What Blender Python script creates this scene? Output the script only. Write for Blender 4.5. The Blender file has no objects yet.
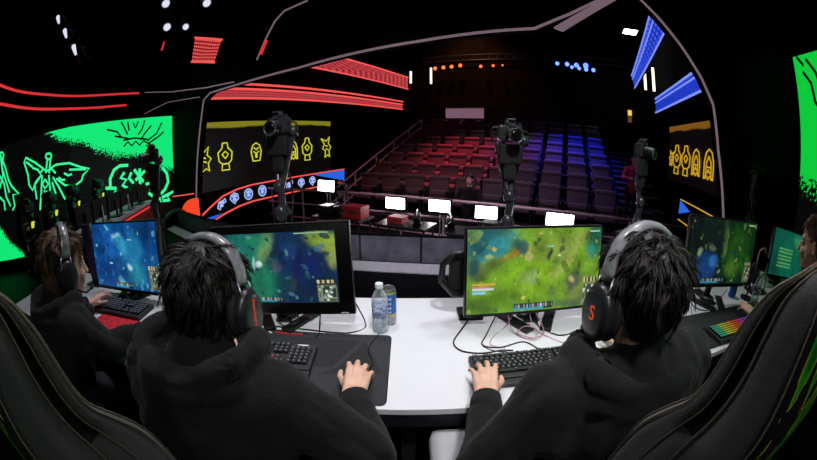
import bpy, bmesh, math, random
from mathutils import Vector, Matrix, Euler, noise
from math import sin, cos, pi, radians
random.seed(7)
SC = bpy.context.scene
COL = SC.collection
V = Vector

# ---------------------------------------------------------------- colours and materials
def lin(h):
    h = h.lstrip('#')
    out = []
    for i in (0, 2, 4):
        c = int(h[i:i+2], 16) / 255
        out.append(c / 12.92 if c <= .04045 else ((c + .055) / 1.055) ** 2.4)
    return out

def nodes(name):
    m = bpy.data.materials.new(name)
    m.use_nodes = True
    nt = m.node_tree
    return m, nt, nt.nodes['Principled BSDF']

def mat(name, col, rough=.5, metal=0, var=.25, scale=30, bump=0, bscale=None, spec=.5, coat=0, sheen=0):
    """procedural surface: base colour broken up by noise, optional bump"""
    m, nt, b = nodes(name)
    c = lin(col)
    tc = nt.nodes.new('ShaderNodeTexCoord')
    nz = nt.nodes.new('ShaderNodeTexNoise')
    nz.inputs['Scale'].default_value = scale
    nz.inputs['Detail'].default_value = 4
    nt.links.new(tc.outputs['Object'], nz.inputs['Vector'])
    rp = nt.nodes.new('ShaderNodeValToRGB')
    rp.color_ramp.elements[0].color = [x * (1 - var) for x in c] + [1]
    rp.color_ramp.elements[1].color = [min(1, x * (1 + var)) for x in c] + [1]
    rp.color_ramp.elements[0].position = .3
    rp.color_ramp.elements[1].position = .7
    nt.links.new(nz.outputs['Fac'], rp.inputs['Fac'])
    nt.links.new(rp.outputs['Color'], b.inputs['Base Color'])
    b.inputs['Roughness'].default_value = rough
    b.inputs['Metallic'].default_value = metal
    b.inputs['Specular IOR Level'].default_value = spec
    b.inputs['Coat Weight'].default_value = coat
    b.inputs['Sheen Weight'].default_value = sheen
    if bump:
        n2 = nt.nodes.new('ShaderNodeTexNoise')
        n2.inputs['Scale'].default_value = bscale or scale * 4
        n2.inputs['Detail'].default_value = 5
        nt.links.new(tc.outputs['Object'], n2.inputs['Vector'])
        bp = nt.nodes.new('ShaderNodeBump')
        bp.inputs['Strength'].default_value = bump
        bp.inputs['Distance'].default_value = .01
        nt.links.new(n2.outputs['Fac'], bp.inputs['Height'])
        nt.links.new(bp.outputs['Normal'], b.inputs['Normal'])
    return m

def glow(name, col, strength=1.0):
    m, nt, b = nodes(name)
    c = lin(col)
    b.inputs['Base Color'].default_value = (.01, .01, .01, 1)
    b.inputs['Roughness'].default_value = .4
    b.inputs['Emission Color'].default_value = c + [1]
    b.inputs['Emission Strength'].default_value = strength
    return m

def dotted(name, base, dot, scale, s_base, s_dot, radius=.33):
    """LED mesh panel: regular grid of bright dots on a dimmer glowing field"""
    m, nt, b = nodes(name)
    tc = nt.nodes.new('ShaderNodeTexCoord')
    mp = nt.nodes.new('ShaderNodeMapping')
    mp.inputs['Scale'].default_value = (scale, scale, scale)
    nt.links.new(tc.outputs['UV'], mp.inputs['Vector'])
    fr = nt.nodes.new('ShaderNodeVectorMath'); fr.operation = 'FRACTION'
    nt.links.new(mp.outputs['Vector'], fr.inputs[0])
    ds = nt.nodes.new('ShaderNodeVectorMath'); ds.operation = 'DISTANCE'
    ds.inputs[1].default_value = (.5, .5, 0)
    nt.links.new(fr.outputs[0], ds.inputs[0])
    lt = nt.nodes.new('ShaderNodeMath'); lt.operation = 'LESS_THAN'; lt.inputs[1].default_value = radius
    nt.links.new(ds.outputs['Value'], lt.inputs[0])
    mx = nt.nodes.new('ShaderNodeMix'); mx.data_type = 'RGBA'
    mx.inputs['A'].default_value = [x * s_base for x in lin(base)] + [1]
    mx.inputs['B'].default_value = [x * s_dot for x in lin(dot)] + [1]
    nt.links.new(lt.outputs[0], mx.inputs['Factor'])
    nt.links.new(mx.outputs['Result'], b.inputs['Emission Color'])
    b.inputs['Emission Strength'].default_value = 1
    b.inputs['Base Color'].default_value = (.01, .01, .01, 1)
    return m

def dither(name, col, strength, edge, soft, dark='#060707', scale=60, low=None):
    """LED wall picture: a glowing field above a ragged, dithered edge (UV y), black below"""
    m, nt, b = nodes(name)
    tc = nt.nodes.new('ShaderNodeTexCoord')
    sp = nt.nodes.new('ShaderNodeSeparateXYZ')
    nt.links.new(tc.outputs['UV'], sp.inputs[0])
    def field(edge, sign, x_slope=0, soft=soft):
        n1 = nt.nodes.new('ShaderNodeTexNoise'); n1.inputs['Scale'].default_value = scale; n1.inputs['Detail'].default_value = 3
        nt.links.new(tc.outputs['UV'], n1.inputs['Vector'])
        n2 = nt.nodes.new('ShaderNodeTexNoise'); n2.inputs['Scale'].default_value = 2.5
        nt.links.new(tc.outputs['UV'], n2.inputs['Vector'])
        a = nt.nodes.new('ShaderNodeMath'); a.operation = 'MULTIPLY_ADD'
        a.inputs[1].default_value = soft; nt.links.new(n1.outputs['Fac'], a.inputs[0])
        nt.links.new(sp.outputs['Y'], a.inputs[2])
        a2 = nt.nodes.new('ShaderNodeMath'); a2.operation = 'MULTIPLY_ADD'
        a2.inputs[1].default_value = soft * .8; nt.links.new(n2.outputs['Fac'], a2.inputs[0]); nt.links.new(a.outputs[0], a2.inputs[2])
        a3 = nt.nodes.new('ShaderNodeMath'); a3.operation = 'MULTIPLY_ADD'
        a3.inputs[1].default_value = x_slope; nt.links.new(sp.outputs['X'], a3.inputs[0]); nt.links.new(a2.outputs[0], a3.inputs[2])
        g = nt.nodes.new('ShaderNodeMath'); g.operation = 'GREATER_THAN' if sign > 0 else 'LESS_THAN'
        g.inputs[1].default_value = edge + soft * .9
        nt.links.new(a3.outputs[0], g.inputs[0])
        return g
    g = field(edge[0], 1, edge[1])
    out = g.outputs[0]
    if low:
        g2 = field(low[0], -1, low[1])
        mxx = nt.nodes.new('ShaderNodeMath'); mxx.operation = 'MAXIMUM'
        nt.links.new(out, mxx.inputs[0]); nt.links.new(g2.outputs[0], mxx.inputs[1])
        out = mxx.outputs[0]
    mx = nt.nodes.new('ShaderNodeMix'); mx.data_type = 'RGBA'
    mx.inputs['A'].default_value = lin(dark) + [1]
    mx.inputs['B'].default_value = [x * strength for x in lin(col)] + [1]
    nt.links.new(out, mx.inputs['Factor'])
    nt.links.new(mx.outputs['Result'], b.inputs['Emission Color'])
    b.inputs['Emission Strength'].default_value = 1
    b.inputs['Base Color'].default_value = (.01, .01, .01, 1)
    b.inputs['Roughness'].default_value = .5
    return m

def screen_mat(name, strength=1.0):
    m, nt, b = nodes(name)
    a = nt.nodes.new('ShaderNodeAttribute'); a.attribute_name = 'Col'
    nt.links.new(a.outputs['Color'], b.inputs['Emission Color'])
    b.inputs['Emission Strength'].default_value = strength
    b.inputs['Base Color'].default_value = (.004, .004, .004, 1)
    b.inputs['Roughness'].default_value = .35
    return m

def clear(name, col=(.95, .98, 1), alpha=.25, rough=.05):
    m, nt, b = nodes(name)
    tr = nt.nodes.new('ShaderNodeBsdfTransparent')
    tr.inputs['Color'].default_value = (*col, 1)
    b.inputs['Base Color'].default_value = (*col, 1)
    b.inputs['Roughness'].default_value = rough
    lw = nt.nodes.new('ShaderNodeLayerWeight'); lw.inputs['Blend'].default_value = .35
    ad = nt.nodes.new('ShaderNodeMath'); ad.operation = 'MULTIPLY_ADD'
    ad.inputs[1].default_value = .6; ad.inputs[2].default_value = alpha
    nt.links.new(lw.outputs['Facing'], ad.inputs[0])
    mx = nt.nodes.new('ShaderNodeMixShader')
    nt.links.new(ad.outputs[0], mx.inputs[0])
    nt.links.new(tr.outputs[0], mx.inputs[1]); nt.links.new(b.outputs[0], mx.inputs[2])
    nt.links.new(mx.outputs[0], nt.nodes['Material Output'].inputs['Surface'])
    return m

M = dict(
    black=mat('black_plastic', '#141416', .42, scale=60),
    gloss=mat('gloss_black', '#0c0c0e', .12, scale=20),
    matte=mat('matte_black', '#0b0b0d', .8, scale=25),
    dark=mat('dark_wall', '#070708', .9, scale=3, var=.4, spec=.08),
    stage=mat('stage_floor', '#050507', .6, scale=4, var=.3, spec=.1),
    desk=mat('white_laminate', '#dcdde2', .42, scale=8, var=.02),
    deskdark=mat('desk_black_panel', '#101218', .6, scale=10),
    grey=mat('grey_metal', '#55555c', .4, .7, scale=40),
    steel=mat('brushed_steel', '#9a9aa2', .3, .9, scale=60),
    rail=mat('pink_lit_rail', '#d2bccb', .4, .0, scale=30),  # pink light on the rails put into a paler base colour
    pale=mat('pale_grey_shell', '#a9a9ad', .5, scale=20, var=.08),
    panel=mat('grey_barrier_board', '#62626e', .5, scale=6, var=.35, bump=.2),
    sill=mat('pale_stage_edge', '#b5b2ba', .5, scale=15, var=.1),
    trim=glow('mauve_trim_glow', '#8f7482', .6),  # light falling on the trim put in as a faint glow
    fabric=mat('chair_softweave', '#444243', .9, scale=300, var=.3, bump=.3, bscale=700, sheen=.3),
    leather=mat('chair_black_side', '#121214', .6, scale=90, bump=.15),
    stitch=mat('tan_thread', '#7a6f5c', .7, scale=300),
    green_art=mat('green_back_print', '#12a81e', .6, scale=14, var=.5),
    lime_art=mat('lime_back_print', '#8fb020', .6, scale=14, var=.4),
    back_print=None,
    hood=mat('black_hoodie_fleece', '#08090b', .95, scale=120, var=.2, bump=.35, bscale=40, sheen=.05),
    rib=mat('ribbed_cuff', '#0f1013', .95, scale=200, var=.3, bump=.4, bscale=300),
    trouser=mat('dark_trousers', '#14151b', .9, scale=100, bump=.2),
    shoe=mat('dark_shoes', '#1c1c1f', .6, scale=60),
    skin=mat('skin', '#dcae98', .5, scale=35, var=.1, bump=.12, bscale=160),
    hair=mat('dark_hair', '#1d1715', .55, scale=40, var=.4),
    brown=mat('brown_hair', '#5c4030', .5, scale=40, var=.4),
    eye=mat('eye_white', '#d8d2cc', .2, scale=20),
    cup=mat('headset_black', '#232327', .32, scale=60),
    band=mat('headband_grey', '#85868b', .28, scale=60, coat=.5),
    orange=glow('orange_mark', '#e8502a', .55),
    redmark=mat('red_print', '#d01f2a', .5, scale=40),
    whitemark=mat('white_print', '#e4e4e6', .5, scale=40),
    pad=mat('mousepad_cloth', '#2c2d31', .85, scale=200, var=.2),
    pad2=mat('mousepad_dark_print', '#1c1d20', .85, scale=200, var=.2),
    redpad=mat('red_mousepad', '#d0202c', .8, scale=30, var=.35),
    keyframe=mat('keyboard_frame', '#232427', .5, scale=60),
    keycap=mat('keycap_black', '#131316', .45, scale=60),
    legend=glow('key_legend', '#b9b9c4', .5),
    rgb=dotted('rgb_keys', '#1c6a5a', '#ffd040', 9, .8, 1.0),
    cable=mat('black_cable', '#101013', .5, scale=40),
    pink=mat('pink_cable', '#b98a9c', .5, scale=40),
    clear=clear('clear_plastic', alpha=.12),
    water=clear('water', (.93, .96, 1), .06),
    labelblue=mat('bottle_label', '#3d55a8', .4, scale=60, var=.6),
    canblue=mat('can_blue', '#1f5fae', .3, .3, scale=40, var=.25),
    canlime=mat('can_lime', '#c8c63a', .3, .3, scale=30, var=.2),
    capwhite=mat('white_cap', '#dfe2e6', .4, scale=30, var=.05),
    seat=mat('seat_upholstery', '#544a50', .75, scale=30, var=.2),
    riser=mat('riser_carpet', '#17151a', .9, scale=20, var=.3),
    nosing=mat('step_edge', '#7a7a88', .6, scale=20),
    banner=glow('pink_lit_banner', '#9b7088', .55),  # pink light on the white banner put in as tint and glow
    lamp=glow('lamp_white', '#ffffff', 14),
    tube=glow('warm_tube', '#ffe9c8', 2.2),
    redlamp=glow('red_lamp', '#ff5a30', 3.0),
    bluelamp=glow('blue_lamp', '#4a6bff', 4.5),
    coral=glow('coral_line', '#ff5a55', .95),
    redline=glow('red_line', '#e8333a', .85),
    redbar=dotted('red_led_mesh', '#b82c3a', '#e8585c', 1, .55, .8, .36),
    redpanel=dotted('red_led_panel', '#b01624', '#ff6a60', 1, .55, .95),
    bluebar=glow('blue_led_bar', '#2340d8', .75),
    bluemesh=dotted('blue_led_mesh', '#1c36c8', '#4a66ff', 1, .7, .9),
    blueline=glow('blue_line', '#7f96ff', .95),
    greenline=glow('green_line', '#3dffa0', .95),
    thorn=mat('black_line_art', '#03140a', .9, scale=20),
    yellow=glow('yellow_line', '#d8d83a', .95),
    amber=glow('amber_line', '#d8a828', .9),
    logoblue=glow('logo_blue', '#3f6fd8', .9),
    logowhite=glow('logo_white', '#b8ccff', .9),
    blueblock=glow('blue_block', '#2a6ae8', .9),
    orangewall=glow('orange_floor_light', '#ff4a26', .9),
    wallgreen=dither('green_led_picture', '#12e878', 1.0, (.44, -.36), .24, low=(-1.52, -.78)),
    wallgreen2=dither('green_led_picture_far', '#10d840', .85, (.50, 0.0), .34),
    wallyellow=dither('yellow_led_picture', '#8f8a20', .75, (.915, 0.0), .10, dark='#090705', scale=110),
    wallamber=dither('amber_led_picture', '#8f5f18', .7, (.90, 0.0), .12, dark='#080504', scale=110),
    purplewall=mat('purple_side_board', '#3a2250', .6, scale=8),
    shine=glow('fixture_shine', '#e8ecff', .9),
    pinklitcloth=mat('pink_lit_top', '#b8405a', .8, scale=40),  # pink light on the standing figure put into the cloth colour
)

m, nt, b = nodes('back_print')
tc = nt.nodes.new('ShaderNodeTexCoord'); mp = nt.nodes.new('ShaderNodeMapping')
mp.inputs['Scale'].default_value = (7, 1, 3.2); mp.inputs['Rotation'].default_value = (0, .5, 0)
nz = nt.nodes.new('ShaderNodeTexNoise'); nz.inputs['Scale'].default_value = 2.2; nz.inputs['Detail'].default_value = 5
nt.links.new(tc.outputs['Object'], mp.inputs[0]); nt.links.new(mp.outputs[0], nz.inputs['Vector'])
rp = nt.nodes.new('ShaderNodeValToRGB'); rp.color_ramp.interpolation = 'CONSTANT'
rp.color_ramp.elements[0].color = lin('#0a0a0a') + [1]; rp.color_ramp.elements[1].position = .44; rp.color_ramp.elements[1].color = lin('#a8b428') + [1]
e = rp.color_ramp.elements.new(.47); e.color = lin('#16b022') + [1]
e = rp.color_ramp.elements.new(.54); e.color = lin('#0e7a18') + [1]
nt.links.new(nz.outputs['Fac'], rp.inputs['Fac']); nt.links.new(rp.outputs['Color'], b.inputs['Base Color']); b.inputs['Roughness'].default_value = .6
M['back_print'] = m

# ---------------------------------------------------------------- mesh helpers
class B:
    """collects shapes into one mesh"""
    def __init__(self):
        self.v = []; self.f = []; self.mi = []; self.uv = {}
    def add(self, vs, fs, mi=0, uvs=None):
        o = len(self.v)
        self.v += [tuple(p) for p in vs]
        for k, f in enumerate(fs):
            if uvs: self.uv[len(self.f)] = uvs[k]
            self.f.append(tuple(i + o for i in f)); self.mi.append(mi)
        return self
    def box(self, c, s, rot=None, mi=0, bev=0):
        x, y, z = [k / 2 for k in s]
        if bev:
            b = min(bev, x * .9, y * .9, z * .9)
            bm = bmesh.new(); bmesh.ops.create_cube(bm, size=1)
            bmesh.ops.scale(bm, vec=s, verts=bm.verts)
            bmesh.ops.bevel(bm, geom=bm.edges[:], offset=b, segments=2, affect='EDGES', profile=.6)
            vs = [v.co.copy() for v in bm.verts]; bm.verts.index_update()
            fs = [[v.index for v in f.verts] for f in bm.faces]; bm.free()
        else:
            vs = [V((i, j, k)) for k in (-z, z) for j in (-y, y) for i in (-x, x)]
            fs = [(0, 2, 3, 1), (4, 5, 7, 6), (0, 1, 5, 4), (2, 6, 7, 3), (0, 4, 6, 2), (1, 3, 7, 5)]
        R = rot if isinstance(rot, Matrix) else (Euler(rot).to_matrix() if rot else Matrix.Identity(3))
        c = V(c)
        return self.add([R @ p + c for p in vs], fs, mi)
    def cap(self, p0, p1, r0, r1, n=12, m=4, mi=0):
        """tapered capsule, closed"""
        p0, p1 = V(p0), V(p1); d = p1 - p0; L = d.length
        if L < 1e-6: d = V((0, 0, 1)); L = 0
        q = d.to_track_quat('Z', 'Y').to_matrix()
        rings = []
        for i in range(1, m + 1):
            a = -pi / 2 + pi / 2 * i / m
            rings.append((r0 * cos(a), r0 * sin(a)))
        for i in range(0, m):
            a = pi / 2 * i / m
            rings.append((r1 * cos(a), L + r1 * sin(a)))
        vs = [q @ V((0, 0, -r0)) + p0]
        for r, z in rings:
            vs += [q @ V((r * cos(2*pi*k/n), r * sin(2*pi*k/n), z)) + p0 for k in range(n)]
        vs.append(q @ V((0, 0, L + r1)) + p0)
        fs = [(0, 1 + (k+1) % n, 1 + k) for k in range(n)]
        for i in range(len(rings) - 1):
            a = 1 + i * n
            fs += [(a + k, a + (k+1) % n, a + n + (k+1) % n, a + n + k) for k in range(n)]
        a = 1 + (len(rings) - 1) * n; t = len(vs) - 1
        fs += [(a + k, a + (k+1) % n, t) for k in range(n)]
        return self.add(vs, fs, mi)
    def ell(self, c, r, rot=None, n=18, m=10, mi=0):
        R = rot if isinstance(rot, Matrix) else (Euler(rot).to_matrix() if rot else Matrix.Identity(3))
        if isinstance(r, (int, float)): r = (r, r, r)
        c = V(c)
        P = lambda x, y, z: R @ V((x * r[0], y * r[1], z * r[2])) + c
        vs = [P(0, 0, -1)]
        for i in range(1, m):
            a = -pi/2 + pi * i / m
            vs += [P(cos(a) * cos(2*pi*k/n), cos(a) * sin(2*pi*k/n), sin(a)) for k in range(n)]
        vs.append(P(0, 0, 1)); t = len(vs) - 1
        fs = [(0, 1 + (k+1) % n, 1 + k) for k in range(n)]
        for i in range(m - 2):
            a = 1 + i * n
            fs += [(a + k, a + (k+1) % n, a + n + (k+1) % n, a + n + k) for k in range(n)]
        a = 1 + (m - 2) * n
        fs += [(a + k, a + (k+1) % n, t) for k in range(n)]
        return self.add(vs, fs, mi)
    def cyl(self, p0, p1, r0, r1=None, n=16, mi=0):
        r1 = r0 if r1 is None else r1
        p0, p1 = V(p0), V(p1)
        q = (p1 - p0).to_track_quat('Z', 'Y').to_matrix(); L = (p1 - p0).length
        vs = []
        for r, z in ((r0, 0), (r1, L)):
            vs += [q @ V((r * cos(2*pi*k/n), r * sin(2*pi*k/n), z)) + p0 for k in range(n)]
        fs = [(k, (k+1) % n, n + (k+1) % n, n + k) for k in range(n)]
        fs += [tuple(reversed(range(n))), tuple(range(n, 2*n))]
        return self.add(vs, fs, mi)
    def tube(self, pts, r, n=8, mi=0, closed=False, smooth=0, taper=None):
        P = [V(p) for p in pts]
        if smooth: P = spline(P, smooth, closed)
        N = len(P); vs = []; up = V((0, 0, 1)); last = None
        for i, p in enumerate(P):
            a = P[(i-1) % N] if closed or i else p
            b = P[(i+1) % N] if closed or i < N-1 else p
            d = (b - a).normalized()
            if last is None:
                x = d.cross(up) if abs(d.z) < .95 else d.cross(V((1, 0, 0)))
            else:
                x = last - d * last.dot(d)
            x.normalize(); last = x; y = d.cross(x)
            rr = r if taper is None else r * taper(i / (N-1))
            vs += [p + x * rr * cos(2*pi*k/n) + y * rr * sin(2*pi*k/n) for k in range(n)]
        fs = []
        for i in range(N if closed else N - 1):
            a, b = i * n, ((i+1) % N) * n
            fs += [(a + k, a + (k+1) % n, b + (k+1) % n, b + k) for k in range(n)]
        if not closed:
            fs += [tuple(reversed(range(n))), tuple(range((N-1)*n, N*n))]
        return self.add(vs, fs, mi)
    def lathe(self, prof, c=(0, 0, 0), n=28, mi=0, rot=None):
        """prof: (r, z) list from bottom to top"""
        R = Euler(rot).to_matrix() if rot else Matrix.Identity(3)
        c = V(c); vs = []
        for r, z in prof:
            vs += [R @ V((max(r, 1e-4) * cos(2*pi*k/n), max(r, 1e-4) * sin(2*pi*k/n), z)) + c for k in range(n)]
        fs = []
        for i in range(len(prof) - 1):
            a = i * n
            fs += [(a + k, a + (k+1) % n, a + n + (k+1) % n, a + n + k) for k in range(n)]
        fs += [tuple(reversed(range(n))), tuple(range((len(prof)-1)*n, len(prof)*n))]
        return self.add(vs, fs, mi)
    def quad(self, a, b, c, d, mi=0, uv=None):
        return self.add([a, b, c, d], [(0, 1, 2, 3)], mi, [uv] if uv else None)
    def slab(self, poly, nrm, th, mi=0):
        """planar polygon given thickness along nrm"""
        n = len(poly); nrm = V(nrm) * th
        vs = [V(p) for p in poly] + [V(p) + nrm for p in poly]
        fs = [tuple(range(n)), tuple(reversed(range(n, 2*n)))]
        fs += [(k, n + k, n + (k+1) % n, (k+1) % n) for k in range(n)]
        return self.add(vs, fs, mi)
    def build(self, name, m, parent=None, smooth=False, fix=True, kind=None):
        me = bpy.data.meshes.new(name)
        me.from_pydata(self.v, [], self.f)
        ms = m if isinstance(m, (list, tuple)) else [m]
        for k in ms: me.materials.append(M[k] if isinstance(k, str) else k)
        for p, i in zip(me.polygons, self.mi):
            p.material_index = i; p.use_smooth = bool(smooth)
        if self.uv:
            l = me.uv_layers.new(name='UVMap')
            for fi, uv in self.uv.items():
                for li, t in zip(me.polygons[fi].loop_indices, uv): l.data[li].uv = t
        if fix:
            bm = bmesh.new(); bm.from_mesh(me)
            bmesh.ops.recalc_face_normals(bm, faces=bm.faces[:]); bm.to_mesh(me); bm.free()
        o = bpy.data.objects.new(name, me); COL.objects.link(o)
        if parent is not None: o.parent = parent
        if kind: o['kind'] = kind
        if smooth == 'auto': auto(o)
        return o

def spline(P, k, closed=False):
    out = []; N = len(P)
    for i in range(N if closed else N - 1):
        g = lambda j: P[j % N] if closed else P[max(0, min(N-1, j))]
        a, b, c, d = g(i-1), g(i), g(i+1), g(i+2)
        for s in range(k):
            t = s / k
            out.append(.5 * ((2*b) + (c-a)*t + (2*a-5*b+4*c-d)*t*t + (3*b-a-3*c+d)*t**3))
    if not closed: out.append(P[-1])
    return out

def auto(o, ang=35):
    md = o.modifiers.new('edge', 'EDGE_SPLIT'); md.split_angle = radians(ang)

def bake(o, mods):
    """apply modifiers given as (type, {settings})"""
    for t, kw in mods:
        md = o.modifiers.new(t, t)
        for k, v in kw.items(): setattr(md, k, v)
    dg = bpy.context.evaluated_depsgraph_get(); dg.update()
    me = bpy.data.meshes.new_from_object(o.evaluated_get(dg))
    o.modifiers.clear(); old = o.data; o.data = me
    bpy.data.meshes.remove(old)
    for p in me.polygons: p.use_smooth = True
    return o

def solid(b, name, m, parent=None, voxel=.005, sm=6, noise_amp=0, noise_size=.08):
    o = b.build(name, m, None, True)
    mods = [('REMESH', dict(mode='VOXEL', voxel_size=voxel)), ('SMOOTH', dict(iterations=sm, factor=.5))]
    bake(o, mods)
    if noise_amp:
        for v in o.data.vertices:
            p = v.co / noise_size
            q = V((p.x, p.y, p.z * .6))
            v.co += v.normal * noise_amp * (abs(noise.noise(q)) * 2 - .5 + .4 * noise.noise(q * 2.3))
    mm = m if isinstance(m, str) else m[0]
    o.data.materials.clear(); o.data.materials.append(M[mm])
    if parent is not None: o.parent = parent
    return o

def empty(name, loc=(0, 0, 0), rz=0):
    o = bpy.data.objects.new(name, None); COL.objects.link(o)
    o.location = loc; o.rotation_euler = (0, 0, rz); o.empty_display_size = .1
    return o

def tag(o, label, cat, group=None, kind=None):
    o['label'] = label; o['category'] = cat
    if group: o['group'] = group
    if kind: o['kind'] = kind
    return o

def copy_tree(o, parent=None):
    c = o.copy(); COL.objects.link(c)
    if parent is not None: c.parent = parent
    for ch in o.children: copy_tree(ch, c)
    return c

def text(body, size, name, m, parent, mtx, extrude=.0004, align='CENTER'):
    cu = bpy.data.curves.new(name, 'FONT'); cu.body = body; cu.size = size
    cu.extrude = extrude; cu.align_x = align; cu.align_y = 'CENTER'
    t = bpy.data.objects.new(name, cu); COL.objects.link(t)
    dg = bpy.context.evaluated_depsgraph_get(); dg.update()
    me = bpy.data.meshes.new_from_object(t.evaluated_get(dg))
    bpy.data.objects.remove(t)
    me.materials.clear(); me.materials.append(M[m]); me.transform(mtx)
    o = bpy.data.objects.new(name, me); COL.objects.link(o); o.parent = parent
    return o

def struct(o): o['kind'] = 'structure'; return o

# ---------------------------------------------------------------- the hall is turned 26 degrees against the players' desk
HA = radians(26)
def H(u, v, z=0): return V((u * cos(HA) + v * sin(HA), -u * sin(HA) + v * cos(HA), z))
def T3(loc=(0, 0, 0), rot=(0, 0, 0)): return Matrix.Translation(loc) @ Euler(rot).to_matrix().to_4x4()
# ================================================================ SETTING
# stage floor and its pale front edge
b = B(); b.slab([H(-13, -6, 0), H(9, -6, 0), H(9, 3.32, 0), H(-13, 3.32, 0)], (0, 0, -1), .25)
struct(b.build('floor', 'stage'))
FRONT = [V((-5.0, 5.75, 0)), V((-3.6, 4.86, 0)), V((-2.66, 4.43, 0)), V((-1.98, 4.16, 0)), V((-1.25, 4.0, 0)), V((-.7, 3.92, 0)), V((.05, 3.82, 0)), V((.8, 3.72, 0)), V((1.7, 3.6, 0)), V((2.6, 3.45, 0))]
def inset(k): return [p + V((.02, -1, 0)).normalized() * k for p in FRONT]
b = B()
for p, q, r_, s_ in zip(FRONT, FRONT[1:], inset(.30)[1:], inset(.30)): b.slab([k + V((0, 0, .012)) for k in (p, q, r_, s_)], (0, 0, -.13), 1)
struct(b.build('trim_sill', 'sill'))
b = B()
ba = inset(.30)
for p, q in zip(ba, ba[1:]):
    pu, qu = [H(k.x*cos(HA) - k.y*sin(HA), 3.32, 0) for k in (p, q)]
    if p.x*sin(HA) + p.y*cos(HA) > 3.33: b.slab([p, q, qu, pu], (0, 0, -.12), 1)
struct(b.build('floor_apron', 'stage'))
b = B(); b.slab([H(-9, 3.4, -1), H(5, 3.4, -1), H(5, 17, -1), H(-9, 17, -1)], (0, 0, -1), .2)
struct(b.build('floor_pit', 'riser'))
# hall shell
b = B(); b.slab([H(-9.5, 16.4, -1), H(5.5, 16.4, -1), H(5.5, 16.4, 8.5), H(-9.5, 16.4, 8.5)], H(0, 1, 0), .2)
struct(b.build('wall_back', mat('brown_back_wall', '#1c1613', .9, scale=2, var=.4, spec=.1)))
b = B(); b.slab([H(-7.6, 3.4, -1), H(-7.6, 16.5, -1), H(-7.6, 16.5, 8.5), H(-7.6, 3.4, 8.5)], H(-1, 0, 0), .2)
struct(b.build('wall_left', 'dark'))
b = B(); b.slab([H(3.6, 3.4, -1), H(3.6, 16.5, -1), H(3.6, 16.5, 8.5), H(3.6, 3.4, 8.5)], H(1, 0, 0), .2)
struct(b.build('wall_right', 'dark'))
b = B(); b.slab([H(-15, -6, 8.5), H(10, -6, 8.5), H(10, 17, 8.5), H(-15, 17, 8.5)], (0, 0, 1), .2)
struct(b.build('ceiling', 'dark'))
for nm, p, q in (('wall_stage_left', H(-13, -6), H(-13, 3.3)), ('wall_stage_right', H(9, -6), H(9, 3.3)), ('wall_stage_rear', H(-13, -6), H(9, -6))):
    n = (V((-2, 0, 0)) - p).cross(V((0, 0, 1))); d = (q - p).normalized(); n = V((-d.y, d.x, 0)); n = n if n.dot(p - H(-2, 0)) > 0 else -n
    b = B(); b.slab([p, q, q + V((0, 0, 8.5)), p + V((0, 0, 8.5))], n, .2); struct(b.build(nm, 'dark'))
# stage front wall with the big framed opening
OPEN = [(-6.24, .05), (-5.95, 1.3), (-5.64, 2.44), (-5.4, 2.53), (-4.48, 2.50), (-3.12, 2.477), (-2.38, 2.50), (-1.43, 2.526), (-.24, 2.60), (.12, 2.775),
        (.533, 3.02), (.86, 3.06), (1.05, 2.86), (1.263, 2.6), (1.463, 2.32), (1.593, 2.075), (1.653, 1.65), (1.8, 1.04), (2.02, .05)]
b = B()
out = [(-15, 0.0), (-15, 8.4), (9.5, 8.4), (9.5, 0.0)]
def plate(poly, v0, v1):
    b.slab([H(u, v0, z) for u, z in poly], H(0, v1 - v0, 0), 1)
# strips around the opening so that every piece stays convex
plate([(-15, 0), (-6.24, 0), OPEN[0], OPEN[1], OPEN[2], (-15, 2.44)], 3.2, 3.32)
plate([(-15, 2.44), OPEN[2], OPEN[3], (-5.4, 8.4), (-15, 8.4)], 3.2, 3.32)
for p, q in zip(OPEN[3:], OPEN[4:12]):
    plate([p, q, (q[0], 8.4), (p[0], 8.4)], 3.2, 3.32)
for p, q in zip(OPEN[11:], OPEN[12:]):
    plate([p, q, (9.5, q[1]), (9.5, p[1])], 3.2, 3.32)
plate([OPEN[11], (9.5, OPEN[11][1]), (9.5, 8.4), (OPEN[11][0], 8.4)], 3.2, 3.32)
struct(b.build('wall_front', 'dark'))
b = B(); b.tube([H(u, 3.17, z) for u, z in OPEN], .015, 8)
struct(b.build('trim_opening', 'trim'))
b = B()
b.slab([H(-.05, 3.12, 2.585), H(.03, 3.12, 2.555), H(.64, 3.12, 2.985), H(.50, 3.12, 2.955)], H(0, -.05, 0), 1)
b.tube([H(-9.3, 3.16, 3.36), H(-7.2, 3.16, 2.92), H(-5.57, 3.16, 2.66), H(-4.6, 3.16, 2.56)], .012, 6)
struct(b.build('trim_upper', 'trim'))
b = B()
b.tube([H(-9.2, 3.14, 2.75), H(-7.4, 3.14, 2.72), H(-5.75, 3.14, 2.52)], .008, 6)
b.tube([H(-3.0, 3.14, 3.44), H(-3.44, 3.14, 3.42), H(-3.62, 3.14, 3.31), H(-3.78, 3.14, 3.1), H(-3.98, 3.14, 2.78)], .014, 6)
struct(b.build('trim_bracket', 'trim'))  # metal bracket given the trim glow in place of light on it
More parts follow.
